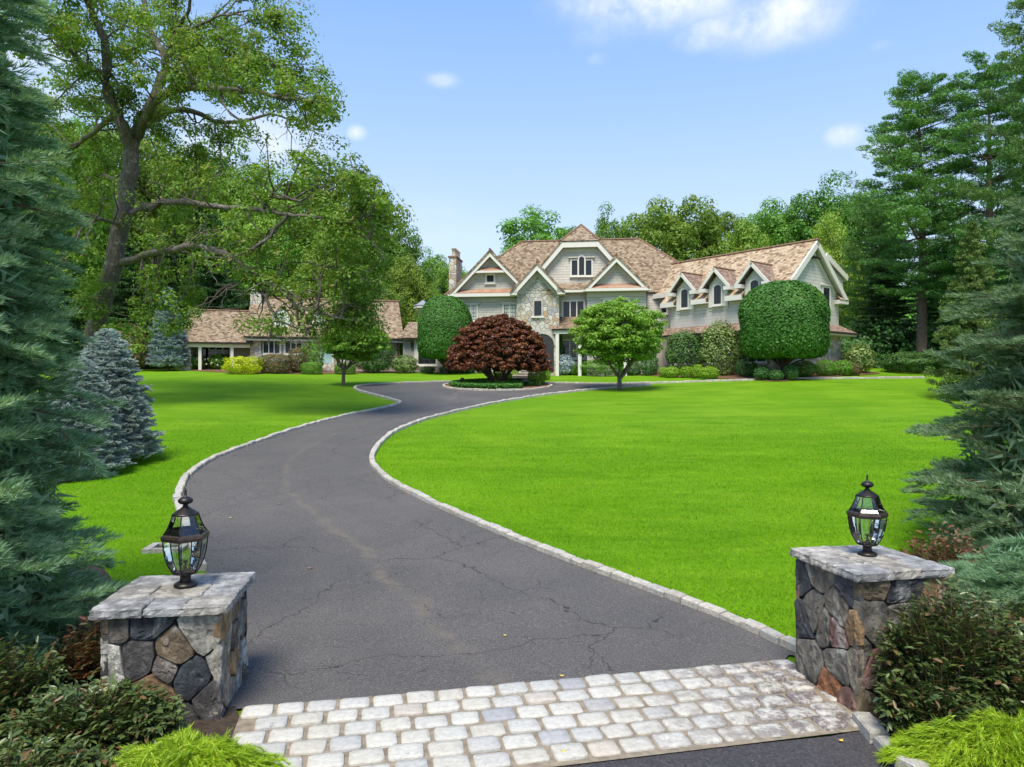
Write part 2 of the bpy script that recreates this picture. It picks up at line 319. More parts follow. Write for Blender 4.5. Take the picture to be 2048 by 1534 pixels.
M['rubbled'] = rubble_mat('rubble_stone_base', [(.33,.28,.24),(.28,.27,.29),(.40,.33,.25),(.30,.22,.17),(.24,.24,.26)], 2.8, (.2,.18,.15))
M['steps'] = simple('pale_granite_step', (.46,.42,.37), .8, var=.2, scale=6, bmp=.01)
M['claypot'] = simple('clay_chimney_pot', (.52,.42,.33), .8)
M['slate'] = simple('slate_roof', (.22,.24,.27), .6)
M['boulder'] = simple('grey_boulder', (.16,.145,.135), .9, var=.5, scale=5, bmp=.03)
M['bark'] = bark_mat('grey_bark', (.07,.055,.045), (.17,.145,.12))
M['oakbark'] = bark_mat('oak_bark', (.055,.043,.036), (.15,.125,.105), 5, (.26,.27,.22))
M['pinebark'] = bark_mat('pine_bark', (.10,.065,.05), (.22,.16,.13))
M['darkbark'] = bark_mat('dark_bark', (.035,.025,.02), (.09,.07,.055))
M['twig'] = simple('brown_twig', (.16,.095,.055), .8)

# ------------------------------------------------------------------ object helpers
def link(o, parent=None):
    COL.objects.link(o)
    if parent is not None: o.parent = parent
    return o
def tag(o, label=None, cat=None, group=None, kind=None):
    if label: o['label'] = label
    if cat: o['category'] = cat
    if group: o['group'] = group
    if kind: o['kind'] = kind
    return o
def empty(name, loc, label, cat, group=None, rz=0):
    o = bpy.data.objects.new(name, None); link(o); o.location = loc; o.rotation_euler = (0, 0, rz); o.empty_display_size = .3
    return tag(o, label, cat, group)
def np_obj(name, V, Fc, mat, parent=None, smooth=False, cols=None):
    V = np.ascontiguousarray(V, dtype=np.float32); Fc = np.ascontiguousarray(Fc, dtype=np.int32)
    me = bpy.data.meshes.new(name); k = Fc.shape[1]; nf = len(Fc)
    me.vertices.add(len(V)); me.vertices.foreach_set('co', V.ravel())
    me.loops.add(nf*k); me.loops.foreach_set('vertex_index', Fc.ravel())
    me.polygons.add(nf); me.polygons.foreach_set('loop_start', np.arange(0, nf*k, k, dtype=np.int32))
    me.polygons.foreach_set('loop_total', np.full(nf, k, dtype=np.int32))
    if smooth: me.polygons.foreach_set('use_smooth', np.ones(nf, dtype=bool))
    me.update(calc_edges=True); me.materials.append(mat)
    o = bpy.data.objects.new(name, me); return link(o, parent)

class MB:
    """mesh builder in world coordinates; uv laid out in metres on every face"""
    def __init__(s): s.v = []; s.f = []; s.mi = []; s.col = []
    def poly(s, pts, col=None):
        i = len(s.v); s.v += [tuple(p) for p in pts]; s.f.append(list(range(i, i+len(pts)))); s.col.append(col); return s
    def hexa(s, p, col=None):
        for q in ((3,2,1,0),(4,5,6,7),(0,1,5,4),(1,2,6,5),(2,3,7,6),(3,0,4,7)): s.poly([p[k] for k in q], col)
        return s
    def box(s, fr, s0, s1, t0, t1, z0, z1):
        P = fr.P
        return s.hexa([P(s0,t0,z0),P(s1,t0,z0),P(s1,t1,z0),P(s0,t1,z0),P(s0,t0,z1),P(s1,t0,z1),P(s1,t1,z1),P(s0,t1,z1)])
    def prism(s, fr, pts, t0, t1):
        a = [fr.P(x, t0, z) for x, z in pts]; b = [fr.P(x, t1, z) for x, z in pts]; k = len(pts)
        ar = sum(pts[i][0]*pts[(i+1)%k][1]-pts[(i+1)%k][0]*pts[i][1] for i in range(k))
        if ar < 0: a = a[::-1]; b = b[::-1]
        s.poly(a); s.poly(b[::-1])
        for i in range(k): s.poly([a[(i+1)%k], a[i], b[i], b[(i+1)%k]])
        return s
    def slab(s, pts, th):
        """sheet of thickness th below pts"""
        top = [Vector(p) for p in pts]; n = (top[1]-top[0]).cross(top[2]-top[0]).normalized()
        if n.z < 0: top = top[::-1]; n = -n
        bot = [p - n*th for p in top]; k = len(top)
        s.poly(top); s.poly(bot[::-1])
        for i in range(k): s.poly([top[(i+1)%k], top[i], bot[i], bot[(i+1)%k]])
        return s
    def board(s, fr, p, q, w, t0, t1):
        """board of width w lying below the line p-q in the s-z plane"""
        dx, dz = q[0]-p[0], q[1]-p[1]; L = math.hypot(dx, dz); nx, nz = dz/L, -dx/L
        if nz > 0: nx, nz = -nx, -nz
        return s.prism(fr, [p, q, (q[0]+nx*w, q[1]+nz*w), (p[0]+nx*w, p[1]+nz*w)], t0, t1)
    def tube(s, pts, rad, n=8, cap=True):
        pts = [Vector(p) for p in pts]; rings = []
        for i, p in enumerate(pts):
            d = (pts[min(i+1, len(pts)-1)] - pts[max(i-1, 0)]).normalized()
            u = d.cross(Vector((0,0,1)) if abs(d.z) < .95 else Vector((1,0,0))).normalized(); v = d.cross(u)
            r = rad[i] if isinstance(rad, (list, tuple)) else rad
            rings.append([p + u*math.cos(2*math.pi*k/n)*r + v*math.sin(2*math.pi*k/n)*r for k in range(n)])
        i0 = len(s.v)
        for r_ in rings: s.v += [tuple(q) for q in r_]
        for i in range(len(rings)-1):
            for k in range(n):
                a = i0+i*n+k; b_ = i0+i*n+(k+1)%n; s.f.append([a, b_, b_+n, a+n]); s.col.append(None)
        if cap:
            s.f.append([i0+k for k in range(n)][::-1]); s.f.append([i0+(len(rings)-1)*n+k for k in range(n)]); s.col += [None, None]
        return s
    def lathe(s, c, prof, n=24, squash=None):
        i0 = len(s.v)
        for r, z in prof:
            for k in range(n): a = 2*math.pi*k/n; s.v.append((c[0]+r*math.cos(a), c[1]+r*math.sin(a), c[2]+z))
        for i in range(len(prof)-1):
            for k in range(n):
                a = i0+i*n+k; b_ = i0+i*n+(k+1)%n; s.f.append([a, b_, b_+n, a+n]); s.col.append(None)
        s.f.append([i0+k for k in range(n)][::-1]); s.f.append([i0+(len(prof)-1)*n+k for k in range(n)]); s.col += [None, None]
        return s
    def build(s, name, mat, parent=None, smooth=False, origin=None):
        me = bpy.data.meshes.new(name)
        if origin is None: o_ = parent_world(parent) if parent is not None else Vector((0,0,0))
        else: o_ = Vector(origin)
        me.from_pydata([(x-o_.x, y-o_.y, z-o_.z) for x, y, z in s.v], [], s.f); me.update()
        uvl = me.uv_layers.new(name='UVMap'); Z = Vector((0,0,1))
        V = s.v
        for pl in me.polygons:
            nn = pl.normal
            if abs(nn.z) > .985: h, up = Vector((1,0,0)), Vector((0,1,0))
            else: h = Z.cross(nn).normalized(); up = nn.cross(h)
            for li in pl.loop_indices:
                p = Vector(V[me.loops[li].vertex_index]); uvl.data[li].uv = (p.dot(h), p.dot(up))
            if smooth: pl.use_smooth = True
        if any(c is not None for c in s.col):
            ca = me.color_attributes.new('Col', 'FLOAT_COLOR', 'CORNER')
            for pl in me.polygons:
                c = s.col[pl.index] or (.3,.3,.3)
                for li in pl.loop_indices: ca.data[li].color = (c[0], c[1], c[2], 1)
        me.materials.append(mat)
        ob = bpy.data.objects.new(name, me); link(ob, parent)
        if parent is None and origin is not None: ob.location = o_
        return ob
def parent_world(o):
    p = Vector((0,0,0))
    while o is not None: p += o.location; o = o.parent
    return p
class Fr:
    def __init__(s, o, a, b): s.o = Vector((o[0], o[1])); s.a = Vector(a).normalized(); s.b = Vector(b).normalized()
    def P(s, x, t, z): q = s.o + s.a*x + s.b*t; return Vector((q.x, q.y, z))
    def at(s, px, py, t):
        r = Vector(((px-CX)/F, 1.)); lam = (t + s.o.dot(s.b)) / r.dot(s.b)
        return ((r*lam - s.o).dot(s.a), HC - (py-CY)/F*lam)

rng = np.random.default_rng(7)
def unit(v): return v / np.maximum(np.linalg.norm(v, axis=-1, keepdims=True), 1e-9)
def leaves(P, Nn, L, W, rg, droop=0.3, fold=.18, along=None):
    """diamond leaves: P centres, Nn facing directions"""
    n = len(P); Nn = unit(Nn + rg.normal(0, .38, (n,3)))
    t = rg.normal(0, 1, (n,3)) if along is None else along + rg.normal(0, .35, (n,3))
    t[:,2] -= droop; t = unit(t - Nn*np.sum(t*Nn, 1, keepdims=True)); s = np.cross(Nn, t)
    sc = rg.uniform(.7, 1.3, (n,1)); l = L*sc*.5; w_ = W*sc*.5
    V = np.stack([P - t*l, P + s*w_ + Nn*w_*fold - t*l*.1, P + t*l, P - s*w_ + Nn*w_*fold - t*l*.1], 1).reshape(-1, 3)
    return V, np.arange(4*n).reshape(-1, 4)
def merge(parts):
    Vs, Fs, k = [], [], 0
    for V, Fq in parts: Vs.append(V); Fs.append(Fq+k); k += len(V)
    return np.concatenate(Vs), np.concatenate(Fs)
def tubes_np(segs, n=5):
    """segs: list of (pts Nx3, radii N)"""
    Vs, Fs, k = [], [], 0; ang = np.arange(n)*2*np.pi/n
    for pts, rad in segs:
        pts = np.asarray(pts, float); d = np.gradient(pts, axis=0); d = unit(d)
        up = np.where(np.abs(d[:, 2:3]) < .9, np.array([[0,0,1.]]), np.array([[1.,0,0]])); u = unit(np.cross(d, up)); v = np.cross(d, u)
        ring = pts[:,None] + (u[:,None]*np.cos(ang)[None,:,None] + v[:,None]*np.sin(ang)[None,:,None])*np.asarray(rad)[:,None,None]
        m = len(pts); Vs.append(ring.reshape(-1,3))
        i = np.arange(m-1)[:,None]*n; j = np.arange(n)[None]; j2 = (j+1)%n
        Fs.append(np.stack([i+j, i+j2, i+n+j2, i+n+j], -1).reshape(-1,4)+k); k += m*n
    return np.concatenate(Vs), np.concatenate(Fs)
def curve(a, b, bow=(0,0,0), n=6, jit=.0, rg=None):
    a = np.array(a, float); b = np.array(b, float); t = np.linspace(0, 1, n)[:,None]
    p = a*(1-t) + b*t + np.array(bow)*np.sin(np.pi*t)
    if jit: p[1:-1] += rg.normal(0, jit, (n-2, 3))
    return p
def poly_in(px, py, poly):
    poly = np.asarray(poly); x, y = px, py; ins = np.zeros(len(x), bool); j = len(poly)-1
    for i in range(len(poly)):
        xi, yi = poly[i]; xj, yj = poly[j]
        c = ((yi > y) != (yj > y)) & (x < (xj-xi)*(y-yi)/(yj-yi+1e-12)+xi); ins ^= c; j = i
    return ins
def smooth_line(P, k=6, closed=False):
    P = [np.array(p, float) for p in P]; n = len(P); out = []
    for i in range(n if closed else n-1):
        p0 = P[(i-1) % n] if closed or i > 0 else P[0]; p1 = P[i]; p2 = P[(i+1) % n]; p3 = P[(i+2) % n] if closed or i+2 < n else P[-1]
        for j in range(k):
            t = j/k; out.append(.5*((2*p1)+(-p0+p2)*t+(2*p0-5*p1+4*p2-p3)*t*t+(-p0+3*p1-3*p2+p3)*t**3))
    if not closed: out.append(P[-1])
    return np.array(out)
# ------------------------------------------------------------------ ground
def grid_axis(lo, hi, fine_lo, fine_hi, fine, coarse):
    a = list(np.arange(lo, fine_lo, coarse)) + list(np.arange(fine_lo, fine_hi, fine)) + list(np.arange(fine_hi, hi+coarse, coarse)); return np.array(a)
gx = grid_axis(-400, 400, -40, 40, .5, 20); gy = grid_axis(-30, 800, -2, 60, .4, 15)
XX, YY = np.meshgrid(gx, gy); ZZ = G(XX, YY) - .012
V = np.stack([XX, YY, ZZ], -1).reshape(-1, 3); nx_, ny_ = len(gx), len(gy)
i, j = np.meshgrid(np.arange(nx_-1), np.arange(ny_-1)); a = (j*nx_+i).ravel()
tag(np_obj('lawn', V, np.stack([a, a+1, a+nx_+1, a+nx_], 1), M['lawn'], smooth=True), kind='structure')

def ground_sheet(name, poly, mat, lift, step=.4, kind='structure'):
    """polygon (Nx2) draped on the terrain"""
    poly = np.asarray(poly)[:, :2]
    import bmesh
    bm = bmesh.new(); vs = [bm.verts.new((p[0], p[1], 0)) for p in poly]
    f = bm.faces.new(vs); bmesh.ops.triangulate(bm, faces=[f])
    lo = poly.min(0); hi = poly.max(0)
    for ax in (0, 1):
        st = step
        for c in np.arange(lo[ax]+st, hi[ax], st):
            co = [0,0,0]; co[ax] = c; no = [0,0,0]; no[ax] = 1
            bmesh.ops.bisect_plane(bm, geom=bm.verts[:]+bm.edges[:]+bm.faces[:], plane_co=co, plane_no=no)
    for v in bm.verts: v.co.z = gz(v.co.x, v.co.y) + lift
    bmesh.ops.recalc_face_normals(bm, faces=bm.faces)
    if sum(f.normal.z for f in bm.faces) < 0: bmesh.ops.reverse_faces(bm, faces=bm.faces)
    me = bpy.data.meshes.new(name); bm.to_mesh(me); bm.free(); me.materials.append(mat)
    for p in me.polygons: p.use_smooth = True
    o = link(bpy.data.objects.new(name, me)); return tag(o, kind=kind)

LEFT = [(412,1140),(398,1100),(385,1060),(368,1020),(363,1000),(368,978),(385,950),(440,915),(520,885),(600,858),(680,836),(745,822),(790,812),(803,806),(783,799),(748,790),(720,782),(712,776.5),(722,772.5),(750,769.5),(790,767.5),(840,765.5),(900,764)]
FAR = [(960,764),(1020,765),(1080,766),(1130,767),(1200,768),(1300,766)]
RIGHT = [(1590,1308),(1450,1244),(1300,1187),(1200,1150),(1100,1112),(1000,1071),(900,1028),(840,1000),(780,968),(750,944),(739,925),(741,908),(757,886),(790,862),(850,839),(920,821),(1000,804),(1080,791.5),(1150,783),(1230,775.5),(1300,770.5)]
Lp = np.array([gp(*q)[:2] for q in LEFT]); Fp = np.array([gp(*q)[:2] for q in FAR]); Rp = np.array([gp(*q)[:2] for q in RIGHT])
AP0 = np.array([-2.12, 5.655]); AD = np.array([.98, .2]); AD /= np.linalg.norm(AD); AN = np.array([AD[1], -AD[0]])   # apron frame: along, toward camera
Ls = smooth_line(np.vstack([[-3.1, 6.5], [-3.35, 7.4], Lp, Fp]), 4); Rs = smooth_line(np.vstack([[2.62, 6.72], Rp]), 4)
DRIVE = np.vstack([[AP0 + AD*(-.15)], Ls, Rs[::-1], [AP0 + AD*4.75]])
ground_sheet('driveway', DRIVE, M['asphalt'], .012)
_me = bpy.data.objects['driveway'].data; _at = _me.attributes.new('lat', 'FLOAT', 'POINT')
def _dl(pts, line): return np.min(np.hypot(pts[:,None,0]-line[None,:,0], pts[:,None,1]-line[None,:,1]), 1)
_p = np.array([v.co[:2] for v in _me.vertices]); _a = _dl(_p, smooth_line(Ls, 4)); _b = _dl(_p, smooth_line(Rs, 4)); _at.data.foreach_set('value', (_a/(_a+_b+1e-6)).astype(np.float32))
ROAD = [(-14,-6),(14,-6),(14,5.9),(2.75,5.36),(2.35,5.22),(-2.6,4.3),(-14,4.2)]
ground_sheet('road', ROAD, M['road'], .008, 1.)
def kerb(name, line, wdt=.13, h=.085, blk=.26, seed=1, closed=False, side=0):
    rg = np.random.default_rng(seed); P = np.asarray(line)
    if closed: P = np.vstack([P, P[:1]])
    sl = np.r_[0, np.cumsum(np.linalg.norm(np.diff(P, axis=0), axis=1))]; mb = MB(); s = 0
    while s < sl[-1]-.1:
        L = blk*rg.uniform(.8, 1.2); e = min(s+L-.018, sl[-1])
        A = np.array([np.interp(s, sl, P[:,k]) for k in (0,1)]); B = np.array([np.interp(e, sl, P[:,k]) for k in (0,1)])
        d = (B-A)/max(np.linalg.norm(B-A), 1e-6); nn = np.array([-d[1], d[0]]); w0 = wdt*rg.uniform(.85,1.1); hh = h*rg.uniform(.85,1.15)
        A = A+nn*(side*wdt/2+rg.normal(0,.006)); B = B+nn*(side*wdt/2+rg.normal(0,.006))
        def q(pt, off, z): x, y = pt+nn*off; return Vector((x, y, gz(x, y)+z))
        iv = .016
        lo = [q(A,-w0/2,-.08), q(B,-w0/2,-.08), q(B,w0/2,-.08), q(A,w0/2,-.08)]
        mid = [q(A,-w0/2,hh-iv), q(B,-w0/2,hh-iv), q(B,w0/2,hh-iv), q(A,w0/2,hh-iv)]
        A2 = A+d*iv; B2 = B-d*iv
        top = [q(A2,-w0/2+iv,hh), q(B2,-w0/2+iv,hh), q(B2,w0/2-iv,hh+rg.normal(0,.004)), q(A2,w0/2-iv,hh)]
        i0 = len(mb.v); mb.v += [tuple(v) for v in lo+mid+top]
        for r_ in (0,4):
            for k in range(4): mb.f.append([i0+r_+k, i0+r_+(k+1)%4, i0+r_+4+(k+1)%4, i0+r_+4+k]); mb.col.append(None)
        mb.f.append([i0+8,i0+9,i0+10,i0+11]); mb.col.append(None)
        s += L
    return tag(mb.build(name, M['kerb']), kind='structure')
nL = len(Ls); kerb('kerb', Ls[8:], side=1, seed=2)
kerb('kerb', Rs[4:], side=-1, seed=3)
KF = [gp(*q)[:2] for q in [(1290,767),(1400,763.5),(1500,760.5),(1650,757.5),(1850,756)]]
kerb('kerb', smooth_line(KF, 5), seed=4, blk=.4)
kerb('kerb', np.array([gp(1722,1448)[:2], gp(1752,1485)[:2], gp(1785,1525)[:2], [2.85,4.3], [3.3,3.8], [4.2,2.5]]), wdt=.13, h=.1, blk=.3, seed=5)
# apron of granite setts
sp = np.array([AP0+AD*-.02, AP0+AD*4.76, AP0+AD*4.80+AN*1.30, AP0+AD*-.02+AN*1.36])
ground_sheet('mortar_bed', sp, M['joint'], .018, .5)
rg = np.random.default_rng(11); mb = MB()
for row in range(6):
    s = .12 + (0 if row % 2 else -.12) + rg.uniform(-.03, .03)
    while s < 4.72:
        L = rg.uniform(.232, .285); t0 = .012 + row*.213; hh = .21*.5*rg.uniform(.87, .95); hl = min(L, 4.78-s)*.5-.011
        if hl > .05:
            c = AP0 + AD*(s+L/2) + AN*(t0+.1+rg.normal(0,.004)); rot = rg.normal(0,.02)
            ring = []
            for k in range(16):
                a_ = 2*math.pi*(k+.5)/16; ca, sa = math.cos(a_), math.sin(a_); pw = .3
                x = math.copysign(abs(ca)**pw, ca)*hl*rg.uniform(.94,1.02); y = math.copysign(abs(sa)**pw, sa)*hh*rg.uniform(.93,1.03)
                ring.append((x, y))
            z0 = gz(c[0], c[1]); lift = .034 + rg.normal(0,.004); tl = rg.normal(0,.012,2)
            i0 = len(mb.v)
            for sc_, zz in ((1., -.005), (.992, lift-.008), (.945, lift), (.5, lift+.002)):
                for x, y in ring:
                    xx = x*sc_; yy = y*sc_; w2 = c + AD*(xx*math.cos(rot)-yy*math.sin(rot)) + AN*(xx*math.sin(rot)+yy*math.cos(rot))
                    mb.v.append((w2[0], w2[1], z0+zz+(tl[0]*x+tl[1]*y)*(zz > 0)))
            for r_ in range(3):
                for k in range(16): mb.f.append([i0+r_*16+k, i0+r_*16+16+k, i0+r_*16+16+(k+1)%16, i0+r_*16+(k+1)%16]); mb.col.append(None)
            mb.f.append([i0+48+k for k in range(16)][::-1]); mb.col.append(None)
        s += L
tag(mb.build('cobblestone_apron', M['sett'], smooth=True), kind='structure')

# mulch and soil beds
def pxpoly(pts): return smooth_line([gp(*q)[:2] for q in pts], 4, True)
ISC = gp(995, 772.5); ISR = 108/F*ISC.y
ISL = np.array([[ISC.x+ISR*math.cos(a_), ISC.y+ISR*1.02*math.sin(a_)] for a_ in np.linspace(0, 2*math.pi, 49)[:-1]])
ground_sheet('garden_bed', ISL, M['mulch'], .05, .5)
kerb('kerb', ISL, closed=True, seed=6, h=.1, blk=.3)
ground_sheet('garden_bed', pxpoly([(60,960),(160,962),(215,946),(275,915),(285,895),(250,880),(120,870),(0,900)]), M['mulch'], .014)
ground_sheet('garden_bed', pxpoly([(1150,748.5),(1230,749),(1300,751.5),(1360,755),(1440,757),(1500,760),(1560,763),(1620,758),(1680,752.5),(1760,747),(1700,742),(1500,742),(1300,743),(1150,745)]), M['mulch'], .016, .6)
ground_sheet('garden_bed', pxpoly([(362,739.5),(470,746),(530,747),(600,748),(700,747),(830,744.5),(900,745),(1030,746),(1030,741),(800,740),(600,739.5),(400,737.5)]), M['mulch'], .016, .6)
ground_sheet('garden_bed', [(2.64,5.3),(3.1,4.1),(5,2),(12,2),(12,12),(7.6,10.5),(5.6,8.2),(3.7,6.6),(2.62,6.45)], M['soil'], .012, .6)
ground_sheet('garden_bed', [(-2.4,6.3),(-2.25,5.75),(-2.08,5.45),(-1.72,4.2),(-4,3.2),(-12,3),(-12,12),(-5.5,9.5),(-3.6,7.2)], M['soil'], .012, .6)

# ------------------------------------------------------------------ lawn grass near the gate
BEDR = [(2.45,4.9),(3.1,4.1),(5,2),(12,2),(12,12),(7.6,10.5),(5.6,8.2),(3.7,6.6),(2.8,6.4)]; BEDL = [(-2.3,6.5),(-1.9,5.7),(-1.5,4.2),(-4,3.2),(-12,3),(-12,12),(-5.5,9.5),(-3.6,7.2)]
def grass_zone(n, seed):
    rg = np.random.default_rng(seed)
    y = 6.2 + 20*rg.uniform(0, 1, n)**1.35; x = rg.uniform(-.76, .76, n)*y
    ok = ~poly_in(x, y, DRIVE) & ~poly_in(x, y, BEDR) & ~poly_in(x, y, BEDL) & (rg.uniform(0,1,n) < np.clip((26-y)/9, 0, 1)); x, y = x[ok], y[ok]
    dk = np.full(len(x), 9.)
    for line in (Ls, Rs):
        ln = line[(line[:,1] < 28)]
        for k in range(len(ln)-1):
            A, B = ln[k], ln[k+1]; d = B-A; t = np.clip(((x-A[0])*d[0]+(y-A[1])*d[1])/(d@d+1e-9), 0, 1)
            dk = np.minimum(dk, np.hypot(x-A[0]-t*d[0], y-A[1]-t*d[1]))
    ok = dk > .13; x, y = x[ok], y[ok]; n = len(x)
    hgt = .03; z = G(x, y)-.012; az = rg.uniform(0, 2*np.pi, n); ln_ = rg.uniform(.5, 1.2, n)*hgt; lean = rg.uniform(.3, 1.1, n)*hgt
    base = np.stack([x, y, z], 1); sd_ = np.stack([-np.sin(az), np.cos(az), np.zeros(n)], 1)*.0028*rg.uniform(.7,1.3,(n,1))*(1+(y[:,None]-6)*.09)
    tip = base + np.stack([np.cos(az)*lean, np.sin(az)*lean, ln_], 1)
    V = np.stack([base-sd_, base+sd_, tip], 1).reshape(-1, 3); return V, np.arange(3*n).reshape(-1, 3)
V, Fq = grass_zone(620000, 21)
tag(np_obj('grass', V, Fq, M['blade']), 'short mown bright green grass along the driveway kerbs', 'grass', kind='stuff')

# ------------------------------------------------------------------ gate pillars and lanterns
def clip(poly, p, nrm):
    out = []
    for i in range(len(poly)):
        a, b = poly[i], poly[(i+1) % len(poly)]; da = (a[0]-p[0])*nrm[0]+(a[1]-p[1])*nrm[1]; db = (b[0]-p[0])*nrm[0]+(b[1]-p[1])*nrm[1]
        if da <= 0: out.append(a)
        if da*db < 0: t = da/(da-db); out.append((a[0]+(b[0]-a[0])*t, a[1]+(b[1]-a[1])*t))
    return out
def inset(poly, d):
    k = len(poly); ar = sum(poly[i][0]*poly[(i+1)%k][1]-poly[(i+1)%k][0]*poly[i][1] for i in range(k))
    if ar < 0: poly = poly[::-1]
    res = poly
    for i in range(k):
        a, b = poly[i], poly[(i+1)%k]; L = math.hypot(b[0]-a[0], b[1]-a[1])
        if L < 1e-6: continue
        nn = ((b[1]-a[1])/L, -(b[0]-a[0])/L); res = clip(res, (a[0]-nn[0]*d, a[1]-nn[1]*d), nn)
        if len(res) < 3: return []
    return res
def round_poly(poly, it=1, k=.13):
    for _ in range(it):
        out = []
        for i in range(len(poly)):
            a, b = poly[i], poly[(i+1)%len(poly)]; out += [(a[0]+(b[0]-a[0])*k*.6, a[1]+(b[1]-a[1])*k*.6), (b[0]-(b[0]-a[0])*k*.6, b[1]-(b[1]-a[1])*k*.6)]
        poly = out
    return poly
def resample(poly, n):
    P = np.array(poly+[poly[0]]); s = np.r_[0, np.cumsum(np.linalg.norm(np.diff(P, axis=0), axis=1))]; t = np.linspace(0, s[-1], n+1)[:-1]
    return [(float(np.interp(q, s, P[:,0])), float(np.interp(q, s, P[:,1]))) for q in t]
def stone_face(mb, place, W, Hh, pal, rg, nx, ny, gap=.0045, bulge=(.015,.035)):
    seeds = []
    for j in range(ny):
        for i in range(nx):
            seeds.append(((i+.5+(.5 if j%2 else 0)-.25+rg.uniform(-.5,.5))*W/nx, (j+.5+rg.uniform(-.46,.46))*Hh/ny))
    for i, s in enumerate(seeds):
        poly = [(0,0),(W,0),(W,Hh),(0,Hh)]
        for j, q in enumerate(seeds):
            if i == j: continue
            d = (q[0]-s[0], q[1]-s[1]); poly = clip(poly, ((s[0]+q[0])/2, (s[1]+q[1])/2), d)
            if len(poly) < 3: break
        if len(poly) < 3: continue
        poly = inset(poly, gap)
        if len(poly) < 3: continue
        poly = round_poly(poly); base = resample(poly, 18); base = [(x+rg.normal(0,.0025), z+rg.normal(0,.0025)) for x, z in base]
        cx = sum(p[0] for p in base)/18; cz = sum(p[1] for p in base)/18
        h = rg.uniform(*bulge); tx, tz = rg.normal(0,.05), rg.normal(0,.05); kv = rg.uniform(.8,1.25); col = [c*kv for c in pal[rg.integers(len(pal))]]
        i0 = len(mb.v)
        for sc_, hh in ((1,-.03),(.992,h*.7),(.965,h*.96),(.72,h+.003),(.35,h-.001)):
            for x, z in base:
                xx = cx+(x-cx)*sc_; zz = cz+(z-cz)*sc_; dep = hh + ((xx-cx)*tx+(zz-cz)*tz + rg.normal(0,.0042)*(sc_ < .99))*(hh > 0)
                mb.v.append(tuple(place(xx, zz, dep)))
        for r_ in range(4):
            for k in range(18): mb.f.append([i0+r_*18+k, i0+r_*18+(k+1)%18, i0+r_*18+18+(k+1)%18, i0+r_*18+18+k]); mb.col.append(col)
        mb.f.append([i0+72+k for k in range(18)]); mb.col.append(col)
DARKP = [(.07,.068,.065),(.20,.15,.10),(.055,.065,.08),(.30,.19,.10),(.5,.48,.43),(.13,.12,.11),(.33,.32,.29),(.18,.16,.14),(.09,.085,.085),(.27,.17,.09),(.42,.40,.35)]
SIDEP = [(.40,.36,.30),(.50,.48,.44),(.33,.27,.2),(.36,.24,.13),(.27,.25,.23),(.55,.53,.49),(.2,.15,.11)]
RIGHTP = [(.16,.15,.13),(.24,.19,.12),(.05,.055,.065),(.26,.23,.19),(.34,.15,.07),(.17,.15,.12),(.21,.17,.11),(.22,.12,.10),(.30,.29,.26),(.08,.085,.10),(.30,.19,.10)]
